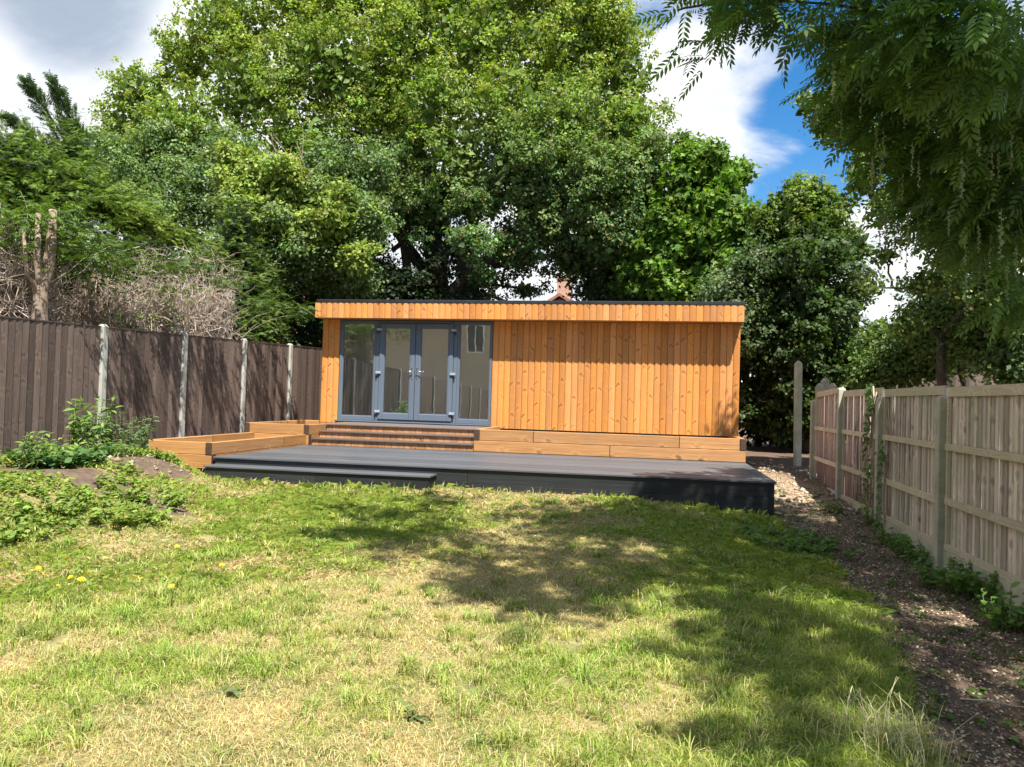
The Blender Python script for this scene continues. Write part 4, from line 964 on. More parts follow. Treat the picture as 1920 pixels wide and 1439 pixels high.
def pin2():
    vs = []; fs = []
    for i in range(5):
        t = .14+.74*i/4
        for s_ in (-1, 1, 0) if i == 4 else (-1, 1):
            a_ = s_*-(1.02-.25*t); ca, sa = math.cos(a_), math.sin(a_); b_ = len(vs); L = .33
            for (x, y, z) in ((0, 0, 0), (.075, .5*L, .012), (0, L, -.05), (-.075, .5*L, .012)): vs.append((x*ca-y*sa, t+x*sa+y*ca, -.3*t*t+z-.18*y))
            fs.extend([(b_, b_+1, b_+3), (b_+1, b_+2, b_+3)])
    return np.array(vs, float), np.array(fs)
T_PIN2 = pin2()
WN = thing('wingnut_tree', 'near dark tree at top right with feathered leaves and dangling seed strings', 'tree', (6.4, 4.2, -1.6))
H_see = PB([(1270, 20, 6.3, 14), (1300, 50, 6.4, 20), (1335, 10, 6.3, 22), (1295, 95, 6.5, 10), (1372, 40, 6.3, 16), (1325, 105, 6.5, 8), (1420, 0, 6.0, 16), (1470, 20, 5.9, 16), (1380, -20, 6.2, 30), (1500, -10, 6, 30), (1575, 50, 6.6, 42), (1585, 130, 7, 36), (1620, 20, 6.2, 60), (1660, 110, 7, 70), (1575, 185, 7.2, 20),
            (1655, 215, 7.4, 46), (1740, 60, 6, 95), (1760, 180, 7, 85), (1860, 60, 5.6, 90), (1890, 190, 6.4, 90), (1730, 300, 7.6, 52), (1820, 300, 7.2, 80), (1900, 350, 6.8, 70), (1720, 400, 7.8, 22), (1790, 410, 7.6, 44), (1870, 440, 7.2, 54), (1930, 520, 6.8, 56), (1640, 290, 7.6, 18), (1668, 420, 7.9, 6)])
P, Nn, D, ci, C, idx = crown_points(H_see, 2400, per=6, clump=.20, fill=.9, flat=.7, up=.8, out_=.2, wild=.45, cull=.3)
def wn_cols(n): return np.clip(np.array((.095, .17, .042))*(1+rng.normal(0, .22, (n, 1))), .01, .5)
D = unit(D+np.array((-.35, .1, -.45)))
# shade-casting canopy overhead, laid out along the sun's direction above the lawn
edgeY = [1.5, 3.0, 3.6, 4.2, 4.7, 5.1, 5.6, 6.0, 6.4, 7.0, 8.0, 8.7, 9.4, 10.0, 10.6, 11.4]
edgeX = [.6, -.25, -.45, -.75, -1.05, -1.15, -1.55, -1.9, -2.2, -2.7, -3.2, -3.3, -2.7, -1.2, -.3, .6]
_r = random.Random(5)
lit = [(_r.uniform(-3, 1.0), _r.uniform(2.8, 9.8), _r.uniform(.02, .13)) for _ in range(70)]+[tuple(atZ(px, py, -1.45))[:2]+(r,) for px, py, r in ((1300, 1295, .26), (1190, 1165, .34), (1395, 1285, .17), (1105, 1310, .20), (1240, 1040, .5), (1232, 1120, .3), (1010, 1265, .12), (1350, 1395, .2), (1720, 1218, .16), (1000, 985, .35), (1860, 1400, .22), (830, 1110, .3), (1440, 1100, .15), (960, 1390, .3), (1080, 1190, .14), (880, 935, .3), (1180, 960, .25), (1210, 1290, .12))]
over = []
yy = 1.4
while yy < 12.2:
    xx = -4.2
    while xx < 2.5:
        x = xx+rnd.uniform(-.14, .14); y = yy+rnd.uniform(-.14, .14)
        ex = np.interp(y, edgeY, edgeX)
        if x > ex+.12+.25*math.sin(y*5.1) and (y < 10.9 or (x > -.6 and rnd.random() < .35)) and all((x-a)**2+(y-b2)**2 > (r+.10)**2 for a, b2, r in lit) and rnd.random() < (.99 if x > ex+1.1 else .62):
            h = rnd.uniform(6.3, 8.6); g = Vector((x, y, -1.4)); p = g+SUNV*(h/SUNV.z)
            over.append((p.x, p.y, p.z, .28, .28, .17))
        xx += .42
    yy += .42
P2, N2, D2, ci2, C2, idx2 = crown_points(over, len(over)*20, per=8, clump=.20, fill=.9, flat=.6, up=.9, out_=.1, wild=.35, cull=-1)
allP = np.concatenate([P, P2]); allN = np.concatenate([Nn, N2]); allD = np.concatenate([D, D2])
sz = .255*(.75+.45*rng.random(len(allP))); sz[len(P):] *= 1.5; cols = wn_cols(len(allP))
# the compound leaves that show largest are parts of their own
def inframe(p):
    d = p@np.array(CF); x = 960+FPX*(p@np.array(CR))/d; y = 719.5-FPX*(p@np.array(CU))/d
    return (d > .5) & (x > -30) & (x < 1950) & (y > -30) & (y < 700), d
vis, dd = inframe(allP)
big = np.where(vis)[0]; big = big[np.argsort(dd[big])][:300]
rest = np.arange(len(allP)) < len(P); rest[big] = False; high = np.arange(len(allP)) >= len(P); high[big] = False
o_ = np.array(rel(WN, 0, 0, 0))
stuff(link('foliage', leaf_cloud('foliage', allP[rest]+o_, allN[rest], allD[rest], sz[rest], cols[rest], T_PIN, M['leaf_glossy']), WN))
stuff(link('high_foliage', leaf_cloud('high_foliage', allP[high]+o_, allN[high], allD[high], sz[high], cols[high], T_PIN2, M['leaf_glossy']), WN))
leafmeshes = [poly_mesh('leaf', T_PIN[0], T_PIN[1], M['leaf_glossy'], np.repeat(wn_cols(1), len(T_PIN[0]), 0)) for _ in range(5)]
for i in big:
    n_ = Vector(allN[i]); d_ = Vector(allD[i]); d_ = (d_-n_*d_.dot(n_)).normalized(); x_ = d_.cross(n_); s_ = float(sz[i]); p_ = allP[i]+o_
    o = link('leaf', leafmeshes[i % 5], WN)
    o.matrix_local = Matrix(((x_.x*s_, d_.x*s_, n_.x*s_, p_[0]), (x_.y*s_, d_.y*s_, n_.y*s_, p_[1]), (x_.z*s_, d_.z*s_, n_.z*s_, p_[2]), (0, 0, 0, 1)))
tg = [tuple(b_[:3]) for b_ in H_see[::2]]+[over[i][:3] for i in range(0, len(over), 14)]
limbs(WN, (6.4, 4.2, -1.6), tg, .3, fork=.42, tip=.008, wob=.10)
# dangling strings of winged nuts
def strand_mesh(nb, seed):
    r = random.Random(seed); b = MB(); L = 1.0
    b.tube([(0, 0, 0), (.01, 0, -.35), (-.005, .01, -.7), (.005, 0, -1)], [.006, .005, .004, .003], 3)
    for i in range(nb):
        z = -.10-.9*i/nb; a = r.uniform(0, 6.28); rr = .028*r.uniform(.8, 1.2); c = Vector((math.cos(a)*.020, math.sin(a)*.020, z))
        u = Vector((math.cos(a), math.sin(a), r.uniform(-.3, .3))).normalized(); v = Vector((0, 0, 1)).cross(u).normalized(); w_ = (Vector((0, 0, 1))+v*r.uniform(-.5, .5)).normalized()
        b.add([c-u*rr-w_*rr*.4, c-w_*rr, c+u*rr-w_*rr*.2, c+u*rr*.6+w_*rr*.6, c+w_*rr*.9, c-u*rr*.7+w_*rr*.5], [(0, 1, 2, 3), (0, 3, 4, 5)])
    return b.mesh('seed_string', M['seed'])
M['seed'] = leafmat('pale_green_seed', .7, .25, (1.1, 1.1, .7), spec=.2)
mm, N = new_mat('pale_green_seed_wing')
out(N, N.n('ShaderNodeMixShader', {0: .3, 1: principled(N, (.20, .25, .11), .7, None, .2), 2: N.n('ShaderNodeBsdfTranslucent', {0: (.36, .4, .18, 1)}).outputs[0]}).outputs[0]); M['seed'] = mm
sms = [strand_mesh(22, i) for i in range(6)]
spx = [(1540+rnd.uniform(-20, 370), rnd.uniform(0, 520)) for _ in range(120)]
cnt = 0
for (px, py) in spx:
    if py > 60+(px-1520)*1.35+90 and px < 1800: continue
    Y = rnd.uniform(5.6, 8.2); p = atY(px, py, Y)
    o = link('seed_string', sms[cnt % 6], WN, rel(WN, *p), rnd.uniform(0, 6.28)); s_ = rnd.uniform(.20, .36); o.scale = (s_*1.25, s_*1.25, s_); cnt += 1
for (px, py, L) in ((1640, 290, .3), (1572, 250, .28), (1662, 405, .34), (1650, 400, .3), (1690, 420, .36), (1758, 430, .4), (1722, 380, .36), (1700, 470, .3), (1580, 20, .4), (1530, 60, .35), (1620, 180, .35)):
    p = atY(px, py, 7.3); o = link('seed_string', sms[cnt % 6], WN, rel(WN, *p), rnd.uniform(0, 6.28)); o.scale = (L*1.3, L*1.3, L); cnt += 1

# ------------------------------------------------------------------ lawn
def grass_field(name, XY, h, wd, cols, lean=.55, parent=None, simple_=False):
    n = len(XY); x, y = XY[:, 0], XY[:, 1]; z = ground_z(x, y)-.004
    a = rng.random(n)*2*np.pi; ld = np.stack([np.cos(a), np.sin(a)], 1)*(lean*(.3+rng.random(n)))[:, None]
    ax = a+np.pi/2+rng.normal(0, .5, n); wx = np.stack([np.cos(ax), np.sin(ax), np.zeros(n)], 1)*wd[:, None]*.5
    B0 = np.stack([x, y, z], 1)
    up1 = np.stack([ld[:, 0]*.28, ld[:, 1]*.28, np.full(n, .55)], 1)*h[:, None]
    tip = np.stack([ld[:, 0], ld[:, 1], .9-.35*np.linalg.norm(ld, axis=1)], 1)*h[:, None]
    if simple_:
        V = np.stack([B0-wx, B0+wx, B0+up1+wx*.7, B0+tip], 1).reshape(-1, 3); F = (np.array([(0, 1, 2), (0, 2, 3)])[None]+(np.arange(n)*4)[:, None, None]).reshape(-1, 3)
        return stuff(link(name, poly_mesh(name, V, F, M['grass'], np.repeat(cols, 4, 0)), parent))
    V = np.stack([B0-wx, B0+wx, B0+up1+wx*.8, B0+up1-wx*.8, B0+tip], 1).reshape(-1, 3)
    F = (np.array([(0, 1, 2), (0, 2, 3), (3, 2, 4)])[None]+(np.arange(n)*5)[:, None, None]).reshape(-1, 3)
    me = poly_mesh(name, V, F, M['grass'], np.repeat(cols, 5, 0))
    return stuff(link(name, me, parent))
def frustum_xy(n, d0=2.4, d1=12.5, power=.1, a0=-.74, a1=.70):
    u = rng.random(n); d = d0*(d1/d0)**(u**(1-power)) if False else (d0**.55+u*(d1**.55-d0**.55))**(1/.55)
    a = YAW+a0+(a1-a0)*rng.random(n)
    return np.stack([np.sin(a)*d, np.cos(a)*d], 1), d
NB = 350000
XY, dist = frustum_xy(NB)
x, y = XY[:, 0], XY[:, 1]
inside = (soil_mask(x+.10*vnoise(x, y, 14, 61), y) < .85*rng.random(NB)**.8) & (vnoise(x, y, 7, 62)+.6*vnoise(x, y, 19, 63) > -1.15+.45*rng.random(NB)) & (x > -7.6) & (x < 2.7)
inside &= ~((x > -6.1) & (x < 1.6) & (y > 10.2)) & ~((x > -6.12) & (x < -2.83) & (y > 9.9)) & ~((x < -6.1) & (y > 10.15)) & (y < 12)
XY = XY[inside]; dist = dist[inside]; x, y = XY[:, 0], XY[:, 1]; n = len(x)
g = .5+.40*vnoise(x, y, 1.3, 21)+.36*vnoise(x, y, 3.9, 22)+.16*vnoise(x, y, 10, 25)
# green where it is rank: far left and near left, and along the soil on the right; straw in the worn middle
bias = .42*np.exp(-(((x+3.6)/1.5)**2+((y-8.6)/1.6)**2))+.30*np.exp(-(((x+2.4)/1.1)**2+((y-3.9)/1.7)**2))+.52*np.exp(-(((x-1.0)/.85)**2+((y-6.0)/3.4)**2))+.3*np.exp(-(((x-.3)/1.6)**2+((y-8.6)/1.0)**2))-.55*np.exp(-(((x+1.3-.10*(y-5))/.95)**2+((y-5.2)/3.2)**2))-.30*np.exp(-(((x+1.8)/1.8)**2+((y-9.2)/.8)**2))
gr = np.clip((g+bias-.42)*1.7+.40, 0, 1); isg = rng.random(n) < gr*.92+.04
cg = jitter_cols((.24, .33, .05), n, .2, (.33, .38, .07), .3); cs = jitter_cols((.54, .45, .20), n, .22, (.42, .30, .16), .30)
cols = np.where(isg[:, None], cg, cs)
tall = np.exp(-(((x+4.3)/1.6)**2+((y-8.6)/1.0)**2))*.7+.55*np.exp(-(((x-1.15)/.55)**2+((y-5.6)/2.6)**2))+.5*np.exp(-(((x+3.2)/1.1)**2+((y-4.8)/1.6)**2))+.6*np.exp(-(((x-1.0)/.35)**2+((y-3.7)/.7)**2))
tuft = np.clip(vnoise(x, y, 6.5, 31), 0, 1)
h = (.022+.026*rng.random(n)+.040*gr*rng.random(n)**1.5+.030*tuft*gr)*(1+1.5*tall*rng.random(n))
h = np.where(isg, h, h*.8)
edge = (y > 9.55) & (y < 10.3); h = np.where(edge & (rng.random(n) < .12), h*2.3, h)
wd = (.0015+.00062*dist)*(.7+.6*rng.random(n))
lean = .55
nr = dist < 6.2; grass_field('grass', XY[nr], h[nr], wd[nr], cols[nr], 1.05); grass_field('far_grass', XY[~nr], h[~nr]*.95, wd[~nr]*.62, cols[~nr], 1.0, simple_=True)
# tufts of longer arching blades, and dry straws lying in the sward
def blades(name, P, Dh, L, wd, cols, rise, fall):
    n = len(P); s_ = np.stack([-Dh[:, 1], Dh[:, 0], np.zeros(n)], 1)*wd[:, None]*.5; d3 = np.concatenate([Dh, np.zeros((n, 1))], 1)
    z = np.array((0, 0, 1.0))[None]; L = L[:, None]; rise = rise[:, None]; fall = fall[:, None]
    p1 = P+L*(.16*d3+.42*rise*z); p2 = P+L*(.50*d3+.62*rise*z-.10*fall*z); p3 = P+L*(.92*d3+.60*rise*z-.45*fall*z)
    V = np.stack([P-s_, P+s_, p1+s_, p1-s_, p2+s_*.8, p2-s_*.8, p3], 1).reshape(-1, 3)
    F = (np.array([(0, 1, 2), (0, 2, 3), (3, 2, 4), (3, 4, 5), (5, 4, 6)])[None]+(np.arange(n)*7)[:, None, None]).reshape(-1, 3)
    return stuff(link(name, poly_mesh(name, V, F, M['grass'], np.repeat(cols, 7, 0))))
nt = 3000; T, dT = frustum_xy(nt, 2.5, 11)
ok = (soil_mask(T[:, 0], T[:, 1]) < .55) & (T[:, 0] > -6.0) & (T[:, 1] < 9.75); T = T[ok]; dT = dT[ok]
gT = .5+.4*vnoise(T[:, 0], T[:, 1], 1.3, 21)+.36*vnoise(T[:, 0], T[:, 1], 3.9, 22)+.5*np.exp(-(((T[:, 0]-1.0)/.9)**2+((T[:, 1]-6.0)/3.4)**2))+.4*np.exp(-(((T[:, 0]+3.2)/1.4)**2+((T[:, 1]-5.2)/2.6)**2))+.3*(T[:, 1] > 9.3)
ok = rng.random(len(T)) < np.clip(gT-.22, .02, .8); T = T[ok]; dT = dT[ok]; gT = gT[ok]; nb_ = 28
ti = np.repeat(np.arange(len(T)), nb_); a = rng.random(len(ti))*6.28; dh = np.stack([np.cos(a), np.sin(a)], 1); rad = .012+.035*rng.random(len(ti))
XYt = T[ti]+dh*rad[:, None]; PT_ = np.stack([XYt[:, 0], XYt[:, 1], ground_z(XYt[:, 0], XYt[:, 1])], 1)
tc1 = jitter_cols((.235, .32, .06), len(T), .2, (.36, .38, .10), .25)
ct_ = tc1[ti]*(1+rng.normal(0, .18, (len(ti), 1))); kd = rng.random(len(ti)) < .14; ct_[kd] = np.array((.60, .50, .26))
hT = (.038+.045*rng.random(len(T))*(.5+np.clip(gT, 0, 1)))[ti]*(.6+.7*rng.random(len(ti)))
blades('grass_tufts', PT_, unit(dh+.6*rng.normal(size=dh.shape)), hT, (.0016+.00055*dT)[ti]*(.8+.5*rng.random(len(ti))), np.clip(ct_, .01, .8), 1.25+.3*rng.random(len(ti)), rng.random(len(ti))*1.2)
ns_ = 15000; Sx, dS = frustum_xy(ns_, 2.5, 10.5); ok = (soil_mask(Sx[:, 0], Sx[:, 1]) < .8) & (Sx[:, 1] < 9.8) & (Sx[:, 0] > -6.5); Sx = Sx[ok]; dS = dS[ok]; a = rng.random(len(Sx))*6.28
blades('dry_straws', np.stack([Sx[:, 0], Sx[:, 1], ground_z(Sx[:, 0], Sx[:, 1])+.012+.02*rng.random(len(Sx))], 1), np.stack([np.cos(a), np.sin(a)], 1), .05+.07*rng.random(len(Sx)), .0016+.0004*dS, jitter_cols((.58, .49, .26), len(Sx), .18, (.45, .36, .2), .3), .10+.5*rng.random(len(Sx))**2, .25*rng.random(len(Sx)))
q = atZ(1665, 1420, -1.5); m_ = 95; c_ = np.stack([rng.normal(q.x, .10, m_), rng.normal(q.y, .12, m_)], 1); a = rng.normal(2.0, .9, m_)
o = blades('dry_grass_tuft', np.stack([c_[:, 0], c_[:, 1], ground_z(c_[:, 0], c_[:, 1])], 1), np.stack([np.cos(a), np.sin(a)], 1), .12+.20*rng.random(m_), np.full(m_, .0032), jitter_cols((.50, .52, .26), m_, .2, (.72, .64, .38), .45), 1.2+.4*rng.random(m_), .3+.9*rng.random(m_))
tag(o, 'tallest pale arching dry grass clump, bottom right beside the bare soil', 'grass tuft')
# taller seeding stems at the deck edge, on the bank and at the bottom right corner
def stems(name, label, cat, pts, hh, cols, lean=.35, wd=.004, group=None):
    pts = np.array(pts); n = len(pts)
    o = grass_field(name, pts, hh, np.full(n, wd), cols, lean)
    tag(o, label, cat, group); return o
def cluster(cx, cy, sx, sy, n): return np.stack([rng.normal(cx, sx, n), rng.normal(cy, sy, n)], 1)
pts = np.concatenate([np.stack([rng.uniform(-6.0, -2.9, 200), rng.uniform(9.4, 9.85, 200)], 1), np.stack([rng.uniform(-2.8, 1.5, 200), rng.uniform(9.8, 10.15, 200)], 1), cluster(-6.2, 9.6, .4, .3, 400), cluster(-4.8, 8.7, .8, .5, 300)])
hh = .07+.12*rng.random(len(pts))**1.5; cc_ = jitter_cols((.24, .34, .06), len(pts), .2, (.45, .38, .17), .4)
stems('tall_grass', 'loose fringe of taller grass blades along the front of the deck', 'grass', pts, hh, cc_, .5, .007)
q = atZ(1675, 1425, -1.5)
pts = cluster(q.x, q.y, .10, .12, 130); stems('grass_tuft', 'short upright green and straw blades inside the dry clump, bottom right corner', 'grass tuft', pts, .12+.14*rng.random(130), jitter_cols((.42, .42, .22), 130, .2, (.55, .48, .28), .4), 1.1, .0035)

# soil litter: bits of husk and twig, pebbles
def litter(name, XY, size, cols, mat='dry', asp=.35):
    n = len(XY); z = ground_z(XY[:, 0], XY[:, 1])+.006; a = rng.random(n)*6.28
    d = np.stack([np.cos(a), np.sin(a), rng.normal(0, .3, n)], 1); nn = unit(np.stack([rng.normal(0, .5, n), rng.normal(0, .5, n), np.ones(n)], 1))
    P = np.stack([XY[:, 0], XY[:, 1], z], 1)
    return stuff(link(name, leaf_cloud(name, P, nn, d, size, cols, (T_SIMPLE[0]*np.array((asp/.36, 1, 1.5)), T_SIMPLE[1]), M[mat])))
n = 40000; XY = np.stack([rng.uniform(.9, 2.85, n), rng.uniform(2.3, 14.5, n)**1.0], 1)
k = soil_mask(XY[:, 0], XY[:, 1]) > .35*rng.random(n)+.15; XY = XY[k]; n = len(XY)
tag(litter('leaf_litter', XY, .008+.020*rng.random(n), jitter_cols((.42, .34, .22), n, .3, (.22, .15, .10), .4)), 'dry husks and leaf litter scattered on the bare soil along the right fence', 'leaf litter')
def pebbles(name, XY, r, mat):
    ico = [(0, 0, 1), (.9, 0, 0), (.28, .86, .1), (-.73, .53, 0), (-.73, -.53, .1), (.28, -.86, 0), (0, 0, -1)]
    fs = [(0, 1, 2), (0, 2, 3), (0, 3, 4), (0, 4, 5), (0, 5, 1), (6, 2, 1), (6, 3, 2), (6, 4, 3), (6, 5, 4), (6, 1, 5)]
    n = len(XY); T = np.array(ico)[None]*(1+rng.normal(0, .16, (n, 7, 3)))*r[:, None, None]*np.array((1.2, .9, .6))
    a = rng.random(n)*6.28; ca, sa = np.cos(a)[:, None], np.sin(a)[:, None]
    X = T[..., 0]*ca-T[..., 1]*sa; Y = T[..., 0]*sa+T[..., 1]*ca
    z = ground_z(XY[:, 0], XY[:, 1])+r*.2
    V = np.stack([X+XY[:, 0:1], Y+XY[:, 1:2], T[..., 2]+z[:, None]], -1).reshape(-1, 3)
    F = (np.array(fs)[None]+(np.arange(n)*7)[:, None, None]).reshape(-1, 3)
    cl = np.repeat(jitter_cols((.33, .25, .17), n, .25, (.45, .40, .33), .2), 7, 0)
    return stuff(link(name, poly_mesh(name, V, F, M[mat], cl)))
n = 2600; XY = np.stack([rng.uniform(1.1, 2.8, n), 2.3+7*rng.random(n)**1.5], 1); k = soil_mask(XY[:, 0], XY[:, 1]) > .5; XY = XY[k]
tag(pebbles('gravel', XY, .004+.009*rng.random(len(XY))**2, 'dry'), 'small tan pebbles in the dark bare soil by the right fence', 'gravel')
XY = np.concatenate([cluster(2.35, 11.7, .22, .5, 120), cluster(1.95, 13.2, .3, .9, 150), cluster(2.2, 14.6, .5, .5, 80), cluster(-6.1, 8.9, .5, .3, 40)])
tag(pebbles('rubble', XY, .02+.05*rng.random(len(XY))**2.5, 'dry'), 'lumps of clay and broken rubble on the soil beside the deck end', 'rubble')
b = MB()
rp0 = random.Random(3)
stn = thing('fallen_stick', 'thin pale fallen stick lying on the soil at the right edge', 'stick', atZ(1850, 1325, -1.5))
b.tube([(-.12, .02, .02), (0, 0, .03), (.12, -.03, .025), (.2, -.02, .02)], [.004, .005, .004, .003], 5); b.build('stick', M['twig'], stn)

# ------------------------------------------------------------------ weeds
def leafy(label, cat, c, spread, height, nst, nleaf, leaf, col, tmpl=T_LANCE, name='weed', yellow=None, pyel=.1, droop=-.2, group=None, stemcol=None, mat='leaf'):
    z0 = float(ground_z(c[0], c[1])); t = thing(name, label, cat, (c[0], c[1], z0), group)
    b = MB(); Ps = []; Ds = []
    for i in range(nst):
        a = rnd.uniform(0, 6.28); r = spread*math.sqrt(rnd.random()); hx = height*rnd.uniform(.55, 1.05)
        p0 = Vector((math.cos(a)*r, math.sin(a)*r, float(ground_z(c[0]+math.cos(a)*r, c[1]+math.sin(a)*r))-z0-.01)); p1 = p0+Vector((math.cos(a)*spread*.35, math.sin(a)*spread*.35, hx))
        pth = branch_path(p0, p1, .04, .08, 4); b.tube(pth, [.005, .0045, .004, .003, .002], 4)
        for j in range(nleaf):
            u = .18+.82*(j+rnd.random())/nleaf; k_ = min(3, int(u*4)); q = pth[k_].lerp(pth[k_+1], u*4-k_); a2 = j*2.4+rnd.uniform(-.4, .4)
            Ps.append(tuple(q)); Ds.append((math.cos(a2), math.sin(a2), droop+.5*u))
    if height > .12: stuff(b.build('stems', M['stem'], t))
    P = np.array(Ps); D = unit(np.array(Ds)); n = len(P); Nn = unit(np.array((0, 0, 1.0))+.35*rng.normal(size=(n, 3)))
    me = leaf_cloud('foliage', P, Nn, D, leaf*(.55+.75*rng.random(n)), jitter_cols(col, n, .2, yellow, pyel), tmpl, M[mat])
    stuff(link('foliage', me, t)); return t
M['stem'] = simple('green_plant_stem', (.14, .20, .06), .6, .1)
def onground(px, py, z=-1.45):
    for _ in range(8):
        p = atZ(px, py, z); z = float(ground_z(p.x, p.y))
    return p
leafy('small weed clump at the far left edge, before the dark fence', 'weed', onground(35, 880, -.95), .16, .42, 9, 12, .10, (.17, .27, .07), yellow=(.26, .33, .09))
leafy('knee high pale green weed, second from the left along the dark fence', 'weed', onground(105, 872, -.95), .2, .38, 14, 13, .11, (.2, .3, .07), yellow=(.24, .30, .08), pyel=.25)
leafy('tallest leafy weed standing against the dark fence, left of the first post', 'weed', (-7.15, 8.95), .2, .82, 17, 20, .13, (.16, .27, .06), yellow=(.2, .27, .07))
leafy('greyish bushy weed hiding the foot of the pale fence post', 'weed', (-7.05, 9.5), .27, .62, 30, 18, .10, (.13, .2, .08), yellow=(.16, .2, .1))
leafy('low weeds at the foot of the dark fence, below the tallest weed', 'weed', (-6.75, 8.75), .3, .22, 22, 10, .09, (.16, .25, .06), yellow=(.22, .27, .07))
T_OVAL = (np.array([(0, 0, 0), (.3, .3, .05), (.28, .7, .04), (0, 1, -.06), (-.28, .7, .04), (-.3, .3, .05)]), np.array([(0, 1, 5), (1, 2, 4), (1, 4, 5), (2, 3, 4)]))
wl = [(210, 905, .42, 34, 'brambly yellow green weed patch on the bank below the soil mound'), (270, 890, .38, 30, 'bushy weed patch beside the left sleeper bed'), (290, 925, .3, 24, 'leafy weed patch in front of the left sleeper bed'), (100, 905, .3, 18, 'small weed patch between the bare soil and the tall fence weeds'),
      (100, 960, .38, 36, 'broad dark green nettle clump on the left bank'), (150, 940, .34, 30, 'blue green nettle clump just behind the broad dark green one, left bank'), (30, 960, .35, 30, 'yellow green weed patch at the left edge of the lawn'), (10, 925, .3, 20, 'weeds beside the bare soil patch at the far left')]
for i, (px, py, sp, ns, lb) in enumerate(wl):
    dark = i in (4, 5)
    leafy(lb, 'weed patch', onground(px, py, -1.1), sp, .19 if dark else .15, ns*2, 12, .085 if dark else .055, (.09, .18, .06) if dark else (.19, .28, .05), T_OVAL, name='weed_patch', yellow=(.12, .2, .08) if dark else (.27, .30, .06), pyel=.2)
n = 4200; P = np.stack([rng.uniform(-7.5, -4.1, n), rng.uniform(5.2, 10.0, n)], 1)
k = (soil_mask(P[:, 0], P[:, 1])*.9+.6*vnoise(P[:, 0], P[:, 1], 3.2, 77) < .25) & (P[:, 0]+.35*P[:, 1] < -3.05+.4*vnoise(P[:, 0], P[:, 1], 2.2, 78)) & (P[:, 1] > 6.0); P = P[k]; n = len(P)
ci = np.repeat(np.arange(n), 5); a = rng.random(len(ci))*6.28; hh_ = .03+.09*rng.random(n)*(1+vnoise(P[:, 0], P[:, 1], 4, 79))
PP = np.stack([P[ci, 0]+.02*np.cos(a), P[ci, 1]+.02*np.sin(a), ground_z(P[ci, 0], P[ci, 1])+hh_[ci]*(.3+.7*rng.random(len(ci)))], 1)
o = stuff(link('ground_weeds', leaf_cloud('ground_weeds', PP, unit(np.array((0, 0, 1.0))+.4*rng.normal(size=PP.shape)), np.stack([np.cos(a), np.sin(a), .3*np.ones(len(a))], 1), .05*(.5+.8*rng.random(len(PP))), jitter_cols((.17, .25, .05), len(PP), .22, (.32, .36, .08), .25), T_OVAL, M['leaf'])))
tag(o, 'low mixed green ground weeds covering the bank between left fence and lawn', 'ground weeds')
wr = [(1480, 1020, .30, 24, .13, .10, 'low green dock leaves where lawn meets the bare soil'), (1530, 1035, .22, 14, .1, .09, 'small weed right of the dock leaves by the bare soil'), (1440, 1000, .22, 12, .08, .07, 'flat weed at the lawn edge before the deck end'),
      (1652, 985, .13, 26, .2, .05, 'small bright weed at the foot of the ivy covered fence post'), (1700, 1015, .22, 26, .16, .075, 'trailing bramble at the gravel board left of the third post'), (1745, 1050, .24, 30, .18, .08, 'bramble growing round the foot of the tallest near fence post'),
      (1800, 1100, .22, 34, .20, .085, 'broad leaved bramble clump against the near fence panel'), (1850, 1115, .2, 34, .24, .085, 'highest bramble clump at the right edge under the near panel'), (1590, 955, .25, 20, .12, .055, 'shaded low weeds at the foot of the second fence post'), (1905, 1180, .14, 16, .24, .10, 'large leaved weed cut by the right edge of the picture')]
for (px, py, sp, ns, h_, lf, lb) in wr:
    leafy(lb, 'weed', onground(px, py), sp*1.35, h_*1.05, int(ns*1.9), 9, lf*.66, (.12, .23, .045), T_OVAL, yellow=(.17, .25, .05), pyel=.15)
for (px, py, s_) in ((775, 1345, .1), (420, 1300, .09)):
    leafy({775: 'flat broad leaved rosette in the dry lawn, bottom centre', 420: 'flat rosette of dull green leaves in the lawn, bottom left of centre'}[px], 'weed', onground(px, py), .03, .03, 3, 6, s_, (.15, .2, .07), T_LANCE, droop=.0)
# scattered seedlings on the soil
pts = np.stack([rng.uniform(1.2, 2.75, 420), rng.uniform(4.0, 12.5, 420)], 1); pts = pts[soil_mask(pts[:, 0], pts[:, 1]) > .3]
P = []; D = []
for p_ in pts:
    z = float(ground_z(*p_))
    for j in range(6):
        a = rnd.uniform(0, 6.28); P.append((p_[0]+.01*math.cos(a), p_[1]+.01*math.sin(a), z+.015)); D.append((math.cos(a), math.sin(a), .4))
P = np.array(P); D = np.array(D)
o = stuff(link('seedlings', leaf_cloud('seedlings', P, unit(np.array((0, 0, 1.0))+.3*rng.normal(size=P.shape)), D, .035*(.5+rng.random(len(P))), jitter_cols((.10, .17, .04), len(P), .25), T_OVAL, M['leaf'])))
tag(o, 'tiny green seedlings dotted over the bare soil along the right fence', 'seedlings')

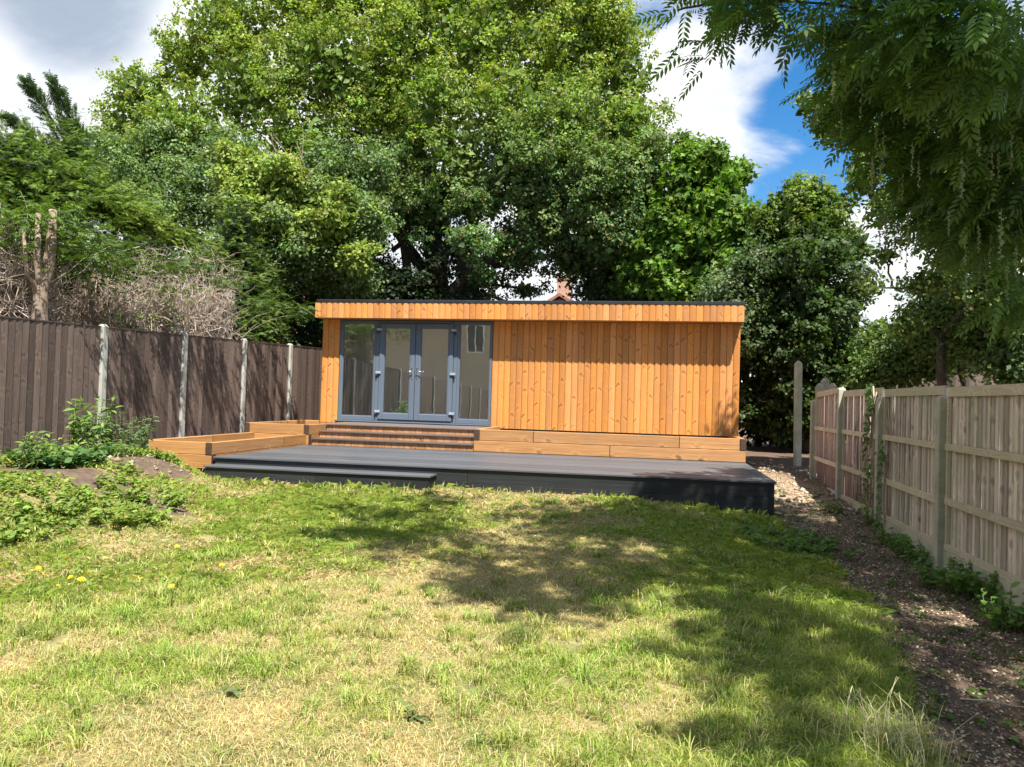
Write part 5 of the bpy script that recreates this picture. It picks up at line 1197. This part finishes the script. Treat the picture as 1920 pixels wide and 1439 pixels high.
# yellow flowers
M['yellow'] = simple('yellow_flower', (.85, .60, .02), .5, .05)
fl = [(5, 1063), (70, 1069), (67, 1076), (53, 1086), (84, 1084), (121, 1049), (130, 1086), (147, 1092), (160, 1083), (105, 1109), (254, 1088), (266, 1090), (320, 1107), (327, 1023), (411, 1063), (182, 1058)]
flabs = ['at the left edge of the lawn', 'topmost of the left cluster of four', 'middle of the left cluster of four', 'lowest left of the left cluster of four', 'right one of the left cluster of four', 'standing alone above the others', 'left of the largest pair', 'the largest one, centre of the flower group', 'right beside the largest one', 'nearest the viewer, left group', 'left one of a tight pair', 'right one of a tight pair', 'nearest the viewer, right of the pair', 'small and high up near the weeds', 'farthest right, alone', 'small one between the tall and the large']
def flower_mesh(r):
    b = MB(); nP = 11
    for lay, (rr, zz) in enumerate(((1, 0), (.68, .25))):
        for i in range(nP):
            a = 2*math.pi*(i+.5*lay)/nP; w_ = .26; c_, s_ = math.cos(a), math.sin(a)
            b.add([(0, 0, zz*r*.6), (c_*r*rr*.6-s_*w_*r*.5, s_*r*rr*.6+c_*w_*r*.5, zz*r+.12*r), (c_*r*rr, s_*r*rr, zz*r), (c_*r*rr*.6+s_*w_*r*.5, s_*r*rr*.6-c_*w_*r*.5, zz*r+.12*r)], [(0, 3, 2, 1)])
    return b.mesh('flower_head', M['yellow'])
fmh = flower_mesh(.020)
for (px, py), lb in zip(fl, flabs):
    hgt = rnd.uniform(.13, .19)
    p = onground(px, py+hgt*FPX/6, -1.45); z = float(ground_z(p.x, p.y))
    t = thing('yellow_flower', 'yellow hawkbit flower in the left lawn, '+lb, 'flower', (p.x, p.y, z), 'yellow flowers in the left of the lawn')
    hx, hy = rnd.uniform(-.02, .02), rnd.uniform(-.02, .02)
    MB().tube([(0, 0, 0), (hx*.3, hy*.3, hgt*.5), (hx, hy, hgt)], [.002, .0018, .0015], 4).build('stem', M['stem'], t)
    o = link('flower_head', fmh, t, (hx, hy, hgt)); o.rotation_euler = (rnd.uniform(.2, .8), rnd.uniform(-.3, .3), rnd.random()*6); s_ = 1.7 if px == 147 else rnd.uniform(.95, 1.3); o.scale = (s_,)*3

# ivy climbing the right fence
iv = thing('ivy_vine', 'green ivy vine climbing beside the second near post of the right fence', 'ivy', (2.80, 10.3, -1.4))
b = MB(); Ps = []
for (path, n_) in ((((2.80, 10.36, -1.35), (2.79, 10.30, -.9), (2.795, 10.42, -.4), (2.79, 10.30, .0), (2.79, 10.38, .30)), 170), (((2.80, 10.55, -1.3), (2.79, 10.52, -.7), (2.79, 10.42, -.2), (2.79, 10.24, .22)), 95), (((2.80, 9.82, -1.4), (2.79, 9.84, -.95), (2.79, 9.80, -.55), (2.795, 9.88, -.35)), 75)):
    pts_ = [Vector(p_)-iv.location for p_ in path]; b.tube(pts_, [.008]*len(pts_), 5)
    for i in range(n_):
        u = rnd.random()**.8*(len(pts_)-1.001); k_ = int(u); q = pts_[k_].lerp(pts_[k_+1], u-k_)
        Ps.append((q.x-.03-rnd.random()*.05, q.y+rnd.gauss(0, .055), q.z+rnd.gauss(0, .04)))
b.build('stem', M['twig'], iv)
P = np.array(Ps); n = len(P); Nn = unit(np.array((-1, -.35, .45))+.45*rng.normal(size=(n, 3))); D = unit(np.array((0, 0, -.8))+.6*rng.normal(size=(n, 3)))
stuff(link('foliage', leaf_cloud('foliage', P, Nn, D, .055*(.5+.8*rng.random(n)), jitter_cols((.095, .175, .05), n, .25, (.17, .25, .08), .25), T_LOBED, M['leaf_glossy']), iv))
iv2 = thing('ivy_vine', 'withered brown ivy stems on the boards of the right fence', 'ivy', (2.83, 11.0, -1.4))
b = MB()
for i in range(16):
    y0_ = rnd.choice([11.35, 11.3, 9.7, 9.75, 9.2, 10.9]); y0_ += rnd.gauss(0, .05); s = Vector((2.828, y0_, -1.35)); e = Vector((2.83, y0_+rnd.gauss(0, .1), rnd.uniform(-.4, .15)))
    b.tube(branch_path(s-iv2.location, e-iv2.location, 0, .04, 6), [.006]*7, 4)
stuff(b.build('withered_stems', M['twig'], iv2))
if False: print('TRIS', sum(len(o.data.polygons)*(1 if len(o.data.polygons) > 2000 else 1) for o in S.objects if o.type == 'MESH'), [(o.name, len(o.data.polygons)) for o in sorted([o for o in S.objects if o.type == 'MESH'], key=lambda o: -len(o.data.polygons))[:22]])
